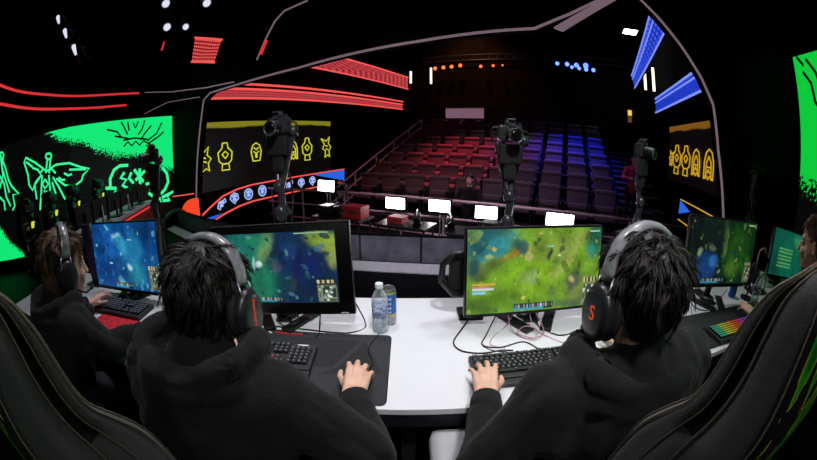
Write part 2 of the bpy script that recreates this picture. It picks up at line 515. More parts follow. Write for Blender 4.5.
# low grey board wall just beyond the stage edge
BL = FRONT[0] + V((0, .05, 0))
def adopt(o, root, loc):
    o.parent = root; o.matrix_parent_inverse = Matrix.Translation(loc).inverted(); return o
bw = empty('barrier_wall', BL); bw['kind'] = 'structure'
fr = [p + V((.1, .05, 0)) for p in FRONT]
for p, q in zip(fr, fr[1:]):
    d = (q - p).normalized() * .014; n = V((-d.y, d.x, 0)).normalized() * .05
    b = B(); b.slab([p + d, q - d, q - d + V((0, 0, .32)), p + d + V((0, 0, .32))], n, 1)
    adopt(b.build('board', 'panel'), bw, BL)
    b = B(); b.slab([p + V((0, 0, .32)), q + V((0, 0, .32)), q + V((0, 0, .335)), p + V((0, 0, .335))], n, 1)
    adopt(b.build('cap_strip', 'dark'), bw, BL)

# ================================================================ SEATING
NR = 8
def rowv(k): return 8.1 + .78 * k
def rowz(k): return -.5 + .27 * k
b = B()
for k in range(NR):
    v0 = rowv(k) - .45; v1 = 16.4
    z0 = -1.0 if k == 0 else rowz(k - 1)
    b.slab([H(-6.9, v0, z0), H(3.2, v0, z0), H(3.2, v0, rowz(k)), H(-6.9, v0, rowz(k))], H(0, v1 - v0, 0), 1)
struct(b.build('floor_riser', 'riser'))
# aisle steps left and right, one object each
def aisle(u0, u1, label, name='aisle_steps'):
    loc = H((u0 + u1) / 2, 7.6, -1)
    t = tag(empty(name, loc), label, 'steps')
    z = -1.0; v = 7.0
    b = B(); n = B()
    for i in range(17):
        z += .147; v0 = 7.0 + i * .36
        b.slab([H(u0, v0, z - .147), H(u1, v0, z - .147), H(u1, v0, z), H(u0, v0, z)], H(0, .72, 0), 1)
        n.slab([H(u0 + .02, v0 - .012, z - .035), H(u1 - .02, v0 - .012, z - .035), H(u1 - .02, v0 - .012, z + .004), H(u0 + .02, v0 - .012, z + .004)], H(0, .04, 0), 1)
    adopt(b.build('treads', 'riser'), t, loc); adopt(n.build('edge_strips', 'nosing'), t, loc)
aisle(-6.75, -5.82, 'dark aisle steps with pale edges on the left of the seating, beside the sloping handrail')
aisle(1.75, 2.7, 'dark aisle steps with pale edges on the right of the seating')

def make_seat():
    r = empty('auditorium_seat')
    b = B()
    b.box((0, .17, .74), (.54, .09, .56), (-.16, 0, 0), bev=.035)
    b.build('backrest', 'seat', r, True)
    b = B(); b.box((0, .225, .985), (.55, .16, .13), (-.16, 0, 0), bev=.045)
    b.build('headrest', 'seat', r, True)
    b = B(); b.box((0, .10, .60), (.50, .10, .16), (-.16, 0, 0), bev=.045); b.build('lumbar_pad', 'seat', r, True)
    b = B(); b.box((0, -.06, .42), (.55, .42, .12), (.1, 0, 0), bev=.04)
    b.build('cushion', 'seat', r, True)
    for s in (-1, 1):
        b = B(); b.box((s * .305, -.02, .33), (.04, .34, .66), bev=.015); b.box((s * .305, -.04, .66), (.05, .40, .035), bev=.012)
        b.build('armrest', 'matte', r)
    return r
proto = make_seat(); first = True
words = ['front', 'second', 'third', 'fourth', 'fifth', 'sixth', 'seventh', 'rear']
nums = ['first', 'second', 'third', 'fourth', 'fifth', 'sixth', 'seventh', 'eighth', 'ninth', 'tenth', 'eleventh', 'twelfth']
for k in range(NR):
    for i in range(10):
        u = -5.32 + .72 * i
        o = proto if first else copy_tree(proto); first = False
        o.location = H(u, rowv(k) + .05, rowz(k)); o.rotation_euler = (0, 0, -HA)
        tint = 'red lit' if i < 4 else ('purple lit' if i < 6 else 'blue lit')
        tag(o, '%s padded auditorium seat in the %s row, %s from the left aisle' % (tint, words[k], nums[i]), 'seat', 'auditorium seats in tiered rows')

# ================================================================ RAILINGS
def railing(label, pts, posts, drops, name='metal_railing'):
    """pts: top rail polyline in hall coordinates; drops: rail heights below the top"""
    loc = H(pts[0][0], pts[0][1], -1)
    t = tag(empty(name, loc), label, 'railing')
    for d in drops:
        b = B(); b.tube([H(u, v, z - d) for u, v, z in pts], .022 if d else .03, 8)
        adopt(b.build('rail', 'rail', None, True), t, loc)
    for u, v, z0, z1 in posts:
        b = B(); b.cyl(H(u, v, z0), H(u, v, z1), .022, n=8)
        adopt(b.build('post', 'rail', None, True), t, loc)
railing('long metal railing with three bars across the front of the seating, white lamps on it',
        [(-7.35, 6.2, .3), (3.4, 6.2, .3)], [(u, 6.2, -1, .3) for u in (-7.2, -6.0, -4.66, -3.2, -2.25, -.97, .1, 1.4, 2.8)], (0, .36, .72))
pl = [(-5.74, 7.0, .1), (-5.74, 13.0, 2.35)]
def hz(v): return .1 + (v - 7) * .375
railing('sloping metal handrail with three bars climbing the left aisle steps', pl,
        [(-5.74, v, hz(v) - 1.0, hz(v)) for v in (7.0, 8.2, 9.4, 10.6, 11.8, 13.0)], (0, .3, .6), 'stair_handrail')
railing('short level metal railing at the top of the seating, under the pink-lit banner', [(-5.5, 14.6, 2.42), (-3.6, 14.6, 2.42)],
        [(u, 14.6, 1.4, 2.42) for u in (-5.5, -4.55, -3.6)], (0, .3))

# ================================================================ WHITE KEY LAMPS
def lamp(u, v, z, label, w=.42, h=.22, tilt=.0, yaw=0, stand=True):
    loc = H(u, v, -1)
    t = tag(empty('studio_lamp', loc), label, 'lamp', 'white panel lamps facing the desk')
    R = Euler((tilt, 0, -HA + yaw)).to_matrix(); c = H(u, v, z)
    def L(x, y, zz): return c + R @ V((x, y, zz))
    b = B(); b.box(L(0, .05, 0), (w + .04, .09, h + .04), R, bev=.01); adopt(b.build('housing', 'black'), t, loc)
    b = B(); b.box(L(0, -.004, 0), (w, .012, h), R); adopt(b.build('diffuser', 'lamp'), t, loc)
    b = B()
    b.tube([L(-w/2-.03, .05, 0), L(-w/2-.03, .05, -h/2-.06), L(w/2+.03, .05, -h/2-.06), L(w/2+.03, .05, 0)], .01, 6)
    adopt(b.build('yoke', 'grey'), t, loc)
    b = B(); b.cyl(H(u, v + .05, -1), L(0, .05, -h/2-.06), .018, n=8); b.cyl(H(u, v + .05, -1), H(u, v + .05, -.97), .16, n=16)
    adopt(b.build('pole', 'grey', None, True), t, loc)
    return t
lamp(-3.2, 5.95, .2, 'white panel lamp on the railing, left of the two close together above the grey barrier')
lamp(-2.25, 5.95, .225, 'white panel lamp on the railing, right of the two close together above the grey barrier')
lamp(-1.33, 5.95, .19, 'white panel lamp behind the gimbal camera stand of the bright green monitor', w=.4, yaw=.15)
lamp(.03, 5.95, .2, 'large white panel lamp on the railing above the bright green monitor', w=.5)
t = lamp(-4.95, 5.9, .48, 'white panel lamp on a tall stand beside the end of the blue logo ribbon', w=.5, h=.24, tilt=-.1, yaw=-.1)
loc = H(-4.95, 5.9, -1)
b = B()
for p in ([(-4.85, 5.95, .45), (-4.6, 5.95, .3), (-4.75, 5.95, .05), (-4.5, 5.95, -.2), (-4.45, 5.95, -1)],
          [(-4.7, 6.0, .62), (-4.45, 6.0, .52), (-4.4, 6.0, .1), (-4.45, 6.0, -.3)], [(-4.8, 5.97, .5), (-4.55, 5.97, .62), (-4.42, 5.97, .35)]):
    b.tube([H(*q) for q in p], .02, 6)
adopt(b.build('folding_arm', 'steel', None, True), t, loc)

# gear in the pit between barrier and railing
def gear(u, v, label, red, w=.9):
    loc = H(u, v, -1)
    t = tag(empty('equipment_table', loc), label, 'table', 'gear tables in the pit'); R = Euler((0, 0, -HA)).to_matrix()
    b = B(); b.box(loc + V((0, 0, .99)), (w, .55, .05), R, bev=.01); adopt(b.build('table_top', 'black'), t, loc)
    for su in (-1, 1):
        for sv in (-1, 1):
            p = H(u + su * (w/2 - .06), v + sv * .2, -1)
            b = B(); b.cyl(p, p + V((0, 0, .97)), .02, n=8); adopt(b.build('leg', 'grey'), t, loc)
random.seed(3)
gear(-4.0, 5.2, 'black gear table in the pit, under the lamp on a tall stand', True, 1.2)
gear(-2.6, 5.2, 'black gear table in the pit, under the two close lamps', True, 1.0)
gear(-1.2, 5.2, 'black gear table in the pit behind the green monitor', False, 1.1)
def case(u, v, z, s, m, label, name='equipment_case', cat='case'):
    t = tag(empty(name, H(u, v, z), -HA), label, cat)
    b = B(); b.box((0, 0, s[2]/2), s, bev=.015); b.build('body', m, t)
    b = B(); b.box((0, -s[1]/2 - .005, s[2]*.6), (s[0]*.4, .02, s[2]*.14), bev=.004); b.build('handle', 'grey', t)
    for sx in (-1, 1):
        b = B(); b.box((sx * s[0] * .42, -s[1]/2 - .003, s[2]*.75), (.03, .012, .05)); b.build('latch', 'steel', t)
M['redcase'] = mat('red_case', '#9a2430', .5, scale=30)
case(-3.65, 5.2, 0.016, (.42, .3, .24), 'redcase', 'flat red case on the gear table left of the two close lamps')
case(-2.75, 5.2, 0.016, (.3, .26, .12), 'redcase', 'small red case on the gear table below the two close lamps')
case(-4.35, 5.2, 0.016, (.3, .3, .2), 'black', 'black case on the gear table under the tall stand lamp')
case(-1.0, 5.2, 0.016, (.4, .3, .2), 'black', 'black case on the gear table behind the green monitor')
def camcorder(u, v, label):
    t = tag(empty('broadcast_camera', H(u, v, 0.016), -HA + .4), label, 'camera', 'cameras on gear tables')
    b = B(); b.box((0, 0, .14), (.12, .26, .13), bev=.015); b.box((0, 0, .03), (.16, .16, .05), bev=.01); b.build('body', 'black', t)
    b = B(); b.cyl((0, -.13, .14), (0, -.27, .14), .045, .055); b.build('lens', 'gloss', t, 'auto')
    b = B(); b.tube([(0, -.1, .2), (0, -.08, .26), (0, .1, .26), (0, .12, .2)], .012, 6); b.build('handle', 'steel', t)
camcorder(-2.35, 5.15, 'black camera with pale top handle below the two close lamps')
camcorder(-4.05, 5.15, 'black camera with pale top handle left of the red case')
camcorder(-1.75, 5.15, 'black camera at the left edge of the green monitor, on gear table')

# ================================================================ LED WALLS OF THE HALL
def wall_pt(side):
    def f(v, z, off=0): return H(-7.5 + off if side < 0 else 3.5 - off, v, z)
    return f
def ribbon(b, f, pts, w, off):
    b.tube([f(x, y, off) for x, y in pts], w, 6)
CRESTS = {
 'helm': [[(-.3,-.5),(-.45,.1),(-.3,.5),(0,.65),(.3,.5),(.45,.1),(.3,-.5),(-.3,-.5)], [(-.25,.1),(-.05,0),(-.05,-.3)], [(.25,.1),(.05,0),(.05,-.3)], [(-.2,.35),(0,.2),(.2,.35)]],
 'arch': [[(-.4,-.6),(-.4,.1),(-.25,.5),(0,.65),(.25,.5),(.4,.1),(.4,-.6)], [(-.25,-.6),(-.2,.1),(0,.35),(.2,.1),(.25,-.6)], [(-.15,-.1),(.15,-.1)], [(-.12,-.35),(0,-.2),(.12,-.35)], [(-.4,-.6),(-.15,-.45),(0,-.6),(.15,-.45),(.4,-.6)]],
 'totem': [[(-.15,.65),(-.2,.4),(-.45,.2),(-.4,-.2),(-.2,-.35),(-.25,-.65),(.25,-.65),(.2,-.35),(.4,-.2),(.45,.2),(.2,.4),(.15,.65),(-.15,.65)], [(-.2,.1),(0,.25),(.2,.1),(0,-.1),(-.2,.1)], [(-.2,-.35),(.2,-.35)]],
 'bird': [[(-.5,.5),(-.2,.2),(-.35,-.1),(-.1,-.2),(-.15,-.6),(.1,-.45),(.3,-.6),(.25,-.2),(.45,0),(.2,.2),(.3,.6),(0,.35),(-.5,.5)], [(-.1,.1),(.1,.05)], [(-.05,-.1),(.15,-.15)]],
}
def led_wall(side, v0, v1, z0, z1, m, line, crests, label):
    f = wall_pt(side); loc = f((v0+v1)/2, z0)
    t = tag(empty('led_screen', loc), label, 'screen')
    b = B(); b.slab([f(v0, z0), f(v1, z0), f(v1, z1), f(v0, z1)], H(side * .05, 0, 0), 1); adopt(b.build('cabinet', 'matte'), t, loc)
    uv = [(0, 0), (2.2, 0), (2.2, 1), (0, 1)]
    b = B(); b.quad(f(v0, z0, .004), f(v1, z0, .004), f(v1, z1, .004), f(v0, z1, .004), uv=uv); adopt(b.build('screen', m), t, loc)
    for v, z, h, k in crests:
        b = B()
        for ln in CRESTS[k]: b.tube([f(v + x * h * (.95 if side < 0 else 1.3), z + y * h, .016) for x, y in ln], .018, 5)
        adopt(b.build('crest', line), t, loc)
    return t
led_wall(-1, 3.9, 9.25, .5, 2.2, 'wallyellow', 'yellow',
    [(4.2, 1.3, .5, 'bird'), (4.86, 1.31, .53, 'totem'), (5.92, 1.31, .43, 'helm'), (7.4, 1.28, .45, 'arch'), (8.03, 1.29, .54, 'totem'), (9.0, 1.31, .58, 'bird')],
    'dark screen wall with yellow crests and a yellow band, left side of hall')
led_wall(1, 6.6, 10.4, .95, 2.5, 'wallamber', 'amber',
    [(7.17, 1.54, .52, 'arch'), (8.0, 1.54, .5, 'arch'), (8.77, 1.55, .58, 'totem'), (9.56, 1.55, .6, 'totem'), (10.07, 1.57, .36, 'bird')],
    'dark screen wall with amber crests and an amber band, right side of hall')
# ribbon screens under them
def ribbon_screen(side, v0, v1, z0, z1, logos, label):
    f = wall_pt(side); loc = f(v0, z0)
    t = tag(empty('ribbon_screen', loc), label, 'screen')
    prof = [(v0, z0 - .33, z1 - .55), (v0 + .35, z0 - .27, z1 - .36), (v0 + .8, z0 - .15, z1 - .14), (v0 + 1.3, z0 - .05, z1 - .04), (v0 + 1.8, z0, z1), (v1, z0, z1)] if side < 0 else [(v0, z0, z1), (v1, z0, z1)]
    b = B()
    for p, q in zip(prof, prof[1:]): b.slab([f(p[0], p[1]), f(q[0], q[1]), f(q[0], q[2]), f(p[0], p[2])], H(side * .05, 0, 0), 1)
    adopt(b.build('panel', 'matte'), t, loc)
    for k in (1, 2):
        b = B(); ribbon(b, f, [(p[0], p[k]) for p in prof], .022 if side < 0 else .014, .01); adopt(b.build('border_line', 'coral' if side < 0 else 'amber'), t, loc)
    if side < 0:
        b = B(); b.slab([f(v0, z0 - .30, .006), f(v0 + .75, z0 - .12, .006), f(v0, z1 - .6, .006)], H(-side * .01, 0, 0), 1); adopt(b.build('corner_wedge', 'blueblock'), t, loc)
        b = B(); b.slab([f(v1, z0+.03, .006), f(v1, z1-.03, .006), f(v1 - 1.7, z1-.03, .006)], H(-side * .01, 0, 0), 1); adopt(b.build('corner_wedge', 'blueblock'), t, loc)
    else:
        b = B(); b.slab([f(v1, z0+.15, .006), f(v1, z1-.03, .006), f(v1 - .85, (z0+z1)/2 + .09, .006)], H(-side * .01, 0, 0), 1); adopt(b.build('corner_wedge', 'blueblock'), t, loc)
    for v, z, k in logos:
        b = B(); h = .145
        if k % 3 == 0: poly = [(-.8,-.5),(-.5,.4),(.1,.5),(.8,.9),(.9,.3),(.3,.1),(-.1,-.2),(-.4,-.9)]
        elif k % 3 == 1: poly = [(cos(a)*.85, sin(a)) for a in [i * 2*pi/14 for i in range(14)]]
        else: poly = [(-.7,.6),(0,1),(.7,.6),(.8,-.2),(.3,-.5),(0,-1),(-.5,-.5),(-.9,0)]
        b.slab([f(v + x * h * 1.15, z + y * h, .008) for x, y in poly], H(-side * .008, 0, 0), 1)
        adopt(b.build('team_logo', 'logoblue'), t, loc)
        b = B()
        q = poly + poly[:1]; b.tube([f(v + x * h * 1.15, z + y * h, .022) for x, y in q], .014, 5)
        b.tube([f(v + x * h, z + y * h, .022) for x, y in [(-.45, .35), (0, .5), (.45, .35)]], .03, 5); b.tube([f(v + x * h, z + y * h, .022) for x, y in [(-.3, -.3), (0, .1), (.3, -.3), (-.3, -.3)]], .026, 5)
        adopt(b.build('logo_outline', 'logowhite'), t, loc)
ribbon_screen(-1, 3.9, 10.0, .01, .46, [(4.63, .12, 0), (5.07, .20, 2), (5.56, .23, 1), (6.07, .24, 1), (7.16, .24, 0), (7.7, .24, 2), (8.23, .24, 2)],
              'narrow ribbon screen with coral borders and blue team logos, left side of hall')
ribbon_screen(1, 6.3, 8.95, .0, .53, [], 'narrow ribbon screen with blue corner wedge, right side of hall')

# ================================================================ LED BARS NEAR THE CEILING
def led_bar(side, pts, m, line, label, rep, name='led_light_bar', mid=True):
    """pts: four (u, v, z): near-low, far-low, far-high, near-high"""
    P = [H(*p) for p in pts]; loc = P[0]
    t = tag(empty(name, loc), label, 'light', 'glowing light bars near the ceiling')
    nrm = (P[1] - P[0]).cross(P[3] - P[0]).normalized()
    if nrm.dot(V((0, 0, 1.45)) - P[0]) < 0: nrm = -nrm
    b = B(); b.slab(P, -nrm, .08); adopt(b.build('housing', 'matte'), t, loc)
    n = 40 if rep else 1
    b = B()
    Q = [p + nrm * .006 for p in P]
    L = (P[1] - P[0]).length; h = (P[3] - P[0]).length
    b.quad(*Q, uv=[(0, 0), (L / h * rep, 0), (L / h * rep, rep), (0, rep)] if rep else [(0, 0)] * 4)
    adopt(b.build('glow_panel', m), t, loc)
    b = B(); b.tube([Q[0] + nrm * .012, Q[1] + nrm * .012], .03, 6); b.tube([Q[3] + nrm * .012, Q[2] + nrm * .012], .03, 6)
    if mid:
        k = .72
        b.tube([Q[0].lerp(Q[3], k) + nrm * .012, Q[1].lerp(Q[2], k) + nrm * .012], .022, 6)
    adopt(b.build('edge_line', line), t, loc)
led_bar(-1, [(-7.45, 3.7, 2.78), (-7.45, 14.6, 3.0), (-7.45, 14.6, 3.24), (-7.45, 3.7, 3.04)], 'redbar', 'coral', 'lower red glowing light bar along the left hall wall', 4, mid=False)
led_bar(-1, [(-7.45, 8.0, 4.0), (-7.45, 15.2, 4.09), (-7.45, 15.2, 4.7), (-7.45, 5.0, 4.55)], 'redbar', 'coral', 'upper red glowing light bar along the left hall wall', 8, mid=False)
b = B(); b.tube([H(-7.42, 3.7, 3.17), H(-7.42, 14.6, 3.38)], .035, 6)
tag(b.build('neon_line', 'coral', None, True), 'thin red neon line just above the lower red light bar', 'light', 'red neon lines')
led_bar(1, [(3.45, 6.9, 3.2), (3.45, 11.9, 3.07), (3.45, 11.9, 3.55), (3.45, 6.9, 3.75)], 'bluebar', 'blueline', 'lower blue glowing light bar along the right hall wall', 0)
led_bar(1, [(2.7, 6.5, 4.77), (2.7, 12.1, 3.87), (2.7, 12.53, 4.40), (2.7, 7.8, 5.78)], 'bluemesh', 'blueline', 'upper steep blue glowing light bar on the right of hall', 6)

# ================================================================ BACK WALL LIGHTS
def spot_fixture(u, v, z, m, label, group, r=.11):
    loc = H(u, v, z)
    t = tag(empty('stage_spotlight', loc, -HA), label, 'spotlight', group)
    b = B(); b.cyl((0, 0, 0), (0, .28, .05), r, r * .7, 16); b.build('can', 'black', t, 'auto')
    b = B(); b.ell((0, -.01, 0), (r * .92, .03, r * .92), n=14, m=8); b.build('lens', m, t, True)
    b = B(); b.tube([(-r-.02, .12, 0), (-r-.02, .12, .22), (r+.02, .12, .22), (r+.02, .12, 0)], .012, 6); b.cyl((0, .12, .22), (0, .12, .25), .02, n=8); b.build('bracket', 'matte', t)
reds = [(-6.15, 5.16, .1), (-5.72, 5.18, .1), (-5.3, 5.2, .1), (-4.86, 5.24, .1), (-3.85, 5.16, .08), (-3.25, 5.18, .07), (-2.8, 5.2, .05)]
for i, (u, z, r) in enumerate(reds):
    spot_fixture(u, 15.6, z, 'redlamp', '%s from the left of the glowing red spotlights high at the back' % nums[i], 'red spotlights on the back truss', r)
blues = [(-.22, 5.36, .1), (.24, 5.36, .11), (.68, 5.34, .12), (1.12, 5.36, .14), (.45, 5.16, .085), (.78, 5.13, .085), (1.1, 5.11, .1), (1.44, 5.11, .1)]
for i, (u, z, r) in enumerate(blues):
    row = 'upper' if i < 4 else 'lower'
    spot_fixture(u, 15.6 - (.4 if i > 3 else 0), z - (.03 if i > 3 else 0), 'bluelamp', '%s from the left in the %s row of glowing blue spotlights' % (nums[i % 4], row), 'blue spotlights on the back truss', r)
b = B()
for z in (5.62, 5.9): b.cyl(H(-7, 16.05, z), H(3, 16.05, z), .03, n=8)
for i in range(24):
    u = -7 + i * .42; b.cyl(H(u, 16.05, 5.62), H(u + .2, 16.05, 5.9), .015, n=6)
tag(b.build('lighting_truss', 'grey'), 'dark lighting truss across the back of the hall carrying red and blue spotlights', 'truss')
def tube_light(u, v, z0, z1, label, r=.05):
    loc = H(u, v, z0)
    t = tag(empty('tube_light', loc), label, 'light', 'upright tube lights')
    b = B(); b.cyl(H(u, v, z0), H(u, v, z1), r, n=10); adopt(b.build('tube', 'tube', None, True), t, loc)
    b = B(); b.cyl(H(u, v, z0 - .06), H(u, v, z0), r * 1.3, n=10); b.cyl(H(u, v, z1), H(u, v, z1 + .06), r * 1.3, n=10); b.box(H(u, v + .08, (z0+z1)/2), (.06, .08, z1 - z0), (0, 0, -HA)); adopt(b.build('holder', 'matte'), t, loc)
tube_light(-6.5, 15.9, 4.42, 5.28, 'upright white tube light left of the red spotlights')
tube_light(-7.48, 15.6, 4.45, 5.1, 'upright white tube light at the far end of the upper red bar')
tube_light(3.25, 12.6, 3.95, 4.6, 'short upright tube light under the steep blue bar, left one of two')
tube_light(3.32, 11.6, 3.75, 4.6, 'taller upright tube light under the steep blue bar, right one of two')
t = tag(empty('doorway_light', H(3.3, 16.1, 3.0)), 'small warm amber light on the back wall, beyond the right aisle', 'light')
b = B(); b.box(H(3.3, 16.25, 3.3), (.34, .1, .7), (0, 0, -HA), bev=.02); adopt(b.build('housing', 'black'), t, H(3.3, 16.1, 3.0))
b = B(); b.box(H(3.3, 16.19, 3.45), (.2, .02, .25), (0, 0, -HA)); adopt(b.build('pane', glow('amber_pane', '#ffc860', 1.0)), t, H(3.3, 16.1, 3.0))
b = B(); b.box(H(3.3, 16.19, 3.15), (.2, .02, .3), (0, 0, -HA)); adopt(b.build('pane', glow('dim_amber_pane', '#7a5a20', .5)), t, H(3.3, 16.1, 3.0))
t = tag(empty('ceiling_panel_lamp', H(3.0, 13.4, 6.5), -HA), 'bright white square panel lamp hanging high at the right of hall', 'lamp')
b = B(); b.box((0, 0, .04), (.62, .62, .06), bev=.01); b.build('housing', 'grey', t)
b = B(); b.box((0, 0, 0), (.56, .56, .02)); b.build('diffuser', 'lamp', t)
b = B(); b.cyl((0, 0, .06), (0, 0, 1.9), .012, n=6); b.build('cable', 'matte', t)
t = tag(empty('wall_banner', H(-4.85, 16.2, 2.6), -HA), 'pink-lit white banner on the back wall behind the top railing', 'banner')
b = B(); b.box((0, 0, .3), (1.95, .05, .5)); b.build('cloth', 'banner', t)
b = B(); b.cyl((-1, -.02, .56), (1, -.02, .56), .025, n=8); b.build('rod', 'grey', t)
for i, (x, h) in enumerate([(-.8, .2), (-.4, .24), (.2, .16), (.7, .2)]):
    b = B(); b.box((x, -.22, -.55 + h), (.35, .3, 1.1), bev=.06)
    o = b.build('equipment_case', 'matte'); o.location = H(-4.85, 16.1, 2.3); o.rotation_euler = (0, 0, -HA)
    tag(o, 'dark upright case in front of the pink-lit banner, %s from the left' % nums[i], 'case', 'dark cases before the banner')
b = B(); b.box((0, 0, 0), (2.6, .9, 1.6)); o = b.build('floor_landing', 'riser'); o.location = H(-4.85, 15.9, .95); o.rotation_euler = (0, 0, -HA); struct(o)
# ================================================================ GREEN LED WALL, LEFT OF STAGE
GW = [V((-5.1, 6.04, 0)), V((-6.04, 3.63, 0)), V((-6.8, 2.78, 0)), V((-7.56, 2.32, 0)), V((-8.4, 1.95, 0))]
def gw(s, z, off=0):
    a = 0
    for p, q in zip(GW, GW[1:]):
        l = (q - p).length
        if s <= a + l or q is GW[-1]:
            d = (q - p) / l; n = V((-d.y, d.x, 0))
            if n.dot(-p) < 0: n = -n
            r = p + d * (s - a) + n * off
            return V((r.x, r.y, z))
        a += l
GLEN = sum((q - p).length for p, q in zip(GW, GW[1:]))
loc = V((-6.0, 3.7, 0))
t = tag(empty('led_screen', loc), 'big curved green screen wall with glowing winged sword, left of stage', 'screen')
SEGS = [0, 1.0, 1.8, 2.587, 3.2, 3.727, 4.2, 4.616, 5.1, 5.53]
b = B(); c = B()
for s0, s1 in zip(SEGS, SEGS[1:]):
    b.quad(gw(s0, .25), gw(s1, .25), gw(s1, 2.38), gw(s0, 2.38), uv=[(s0 / 2.1, 0), (s1 / 2.1, 0), (s1 / 2.1, 1), (s0 / 2.1, 1)])
    c.slab([gw(s0, 0, -.02), gw(s1, 0, -.02), gw(s1, 2.45, -.02), gw(s0, 2.45, -.02)], (gw(s0, 0, -.1) - gw(s0, 0, -.02)), 1)
adopt(c.build('cabinet', 'matte'), t, loc)
adopt(b.build('screen', 'wallgreen', fix=False), t, loc)
SWORD = [[(3.04,1.92),(3.06,1.89),(3.12,1.88),(3.17,1.91),(3.19,1.95),(3.17,1.99),(3.11,1.99),(3.06,1.97),(3.04,1.92)],[(3.15,1.88),(3.2,1.65)],[(3.07,1.87),(3.12,1.63)],[(3.35,1.68),(3.26,1.73),(3.16,1.68),(3.04,1.69),(2.96,1.6)],[(3.23,1.54),(3.16,1.44),(3.25,1.38),(3.31,1.47),(3.23,1.54)],[(3.3,1.63),(3.36,1.32),(3.44,1.02)],[(3.13,1.6),(3.13,1.28),(3.14,0.96)],[(3.27,1.35),(3.33,1.0)],[(3.22,1.33),(3.26,0.98)],[(3.26,1.74),(3.48,1.9),(3.71,2.03),(3.76,1.96),(3.67,1.7),(3.66,1.52),(3.58,1.41),(3.48,1.54),(3.32,1.63)],[(3.54,1.81),(3.4,1.75),(3.32,1.63),(3.51,1.49),(3.49,1.23)],[(3.7,1.95),(3.54,1.83)],[(3.09,1.71),(2.93,1.75),(2.61,1.72),(2.35,1.6),(2.15,1.54),(2.31,1.44),(2.35,1.35),(2.54,1.28),(2.75,1.34),(2.95,1.5)],[(2.89,1.51),(2.82,1.45),(2.74,1.44)],[(2.75,1.56),(2.65,1.5),(2.57,1.51)],[(2.62,1.6),(2.23,1.54)],[(3.03,1.54),(2.91,1.35),(2.78,1.09)],[(3.06,1.46),(2.98,1.17)]]
RING = [[(1.67,1.08),(1.66,1.25),(1.55,1.41),(1.4,1.47),(1.2,1.45)],[(1.79,1.1),(1.54,1.05),(1.58,0.97)],[(0.31,1.27),(0.2,1.13),(0.18,0.95),(0.29,0.8),(0.41,0.73)],[(1.3,1.32),(1.4,1.23),(1.26,1.17),(1.37,1.08),(1.19,0.96)],[(1.12,1.29),(1.19,1.19),(1.09,1.08)],[(1.05,1.34),(0.84,1.06)],[(0.78,1.27),(1.03,1.12)],[(0.91,1.34),(0.93,1.02)],[(0.78,1.0),(0.57,1.0),(0.67,0.87),(0.49,0.76)],[(0.73,0.8),(0.51,0.62),(0.08,0.71),(0.25,0.65),(0.19,0.55),(0.44,0.58)]]
THORN = [[(1.69,2.22),(1.44,2.15),(1.34,2.03),(1.15,1.98)],[(1.5,2.07),(1.34,2.03)],[(1.34,2.34),(1.26,2.21),(1.18,2.07)],[(1.18,2.33),(1.14,2.14)],[(0.74,2.32),(0.81,2.14),(0.91,2.04)],[(0.57,2.2),(0.74,2.05),(0.85,1.92)],[(0.29,2.24),(0.43,2.02),(0.68,1.89)],[(0.24,2.04),(0.4,1.94),(0.65,1.83)],[(1.28,1.84),(1.18,1.92),(1.08,1.83),(0.98,1.91),(0.88,1.82),(0.78,1.9),(0.58,1.79)],[(1.29,1.96),(1.01,1.98),(0.68,1.92)],[(1.04,2.29),(0.98,2.18),(0.91,2.31)]]
LEFT = [[(4.63,2.3),(4.52,2.3),(4.46,2.24),(4.54,2.03),(4.41,1.72),(4.32,1.5)],[(4.62,2.3),(4.54,2.18),(4.42,2.01),(4.32,1.74),(4.22,1.6),(4.0,1.42),(4.21,1.44),(4.18,1.23),(4.27,1.16)],[(4.64,1.88),(4.49,1.69),(4.45,1.44),(4.33,1.25)],[(4.57,2.2),(4.51,1.86),(4.68,1.64)],[(4.71,1.48),(4.55,1.37),(4.55,1.2)]]
for nm, art, m, r in (('winged_sword_emblem', SWORD, 'greenline', .02), ('ring_emblem', RING, 'greenline', .034), ('branch_drawing', THORN, 'thorn', .02), ('jagged_emblem', LEFT, 'greenline', .02)):
    b = B()
    for ln in art:
        # resample so that long strokes follow the curve of the wall
        pts = []
        for p, q in zip(ln, ln[1:]):
            k = max(1, int(abs(q[0] - p[0]) / .15))
            pts += [(p[0] + (q[0] - p[0]) * i / k, p[1] + (q[1] - p[1]) * i / k) for i in range(k)]
        pts.append(ln[-1])
        b.tube([gw(s, z, .012) for s, z in pts], r, 5)
    adopt(b.build(nm, m), t, loc)
# red neon lines over it
for label, pts in (('upper curved red neon line over the green screen wall', [(-5.0, 1.1, 3.05), (-5.35, 1.55, 3.0), (-5.9, 2.46, 3.0), (-6.19, 3.97, 3.0), (-5.75, 5.5, 3.0)]),
                   ('lower curved red neon line over the green screen wall', [(-4.9, 1.1, 2.72), (-5.22, 1.56, 2.7), (-5.81, 2.7, 2.7), (-5.93, 4.1, 2.7), (-5.65, 5.0, 2.7)])):
    b = B(); b.tube(pts, .022, 8, smooth=6)
    tag(b.build('neon_line', 'redline', None, True), label, 'light', 'red neon lines')
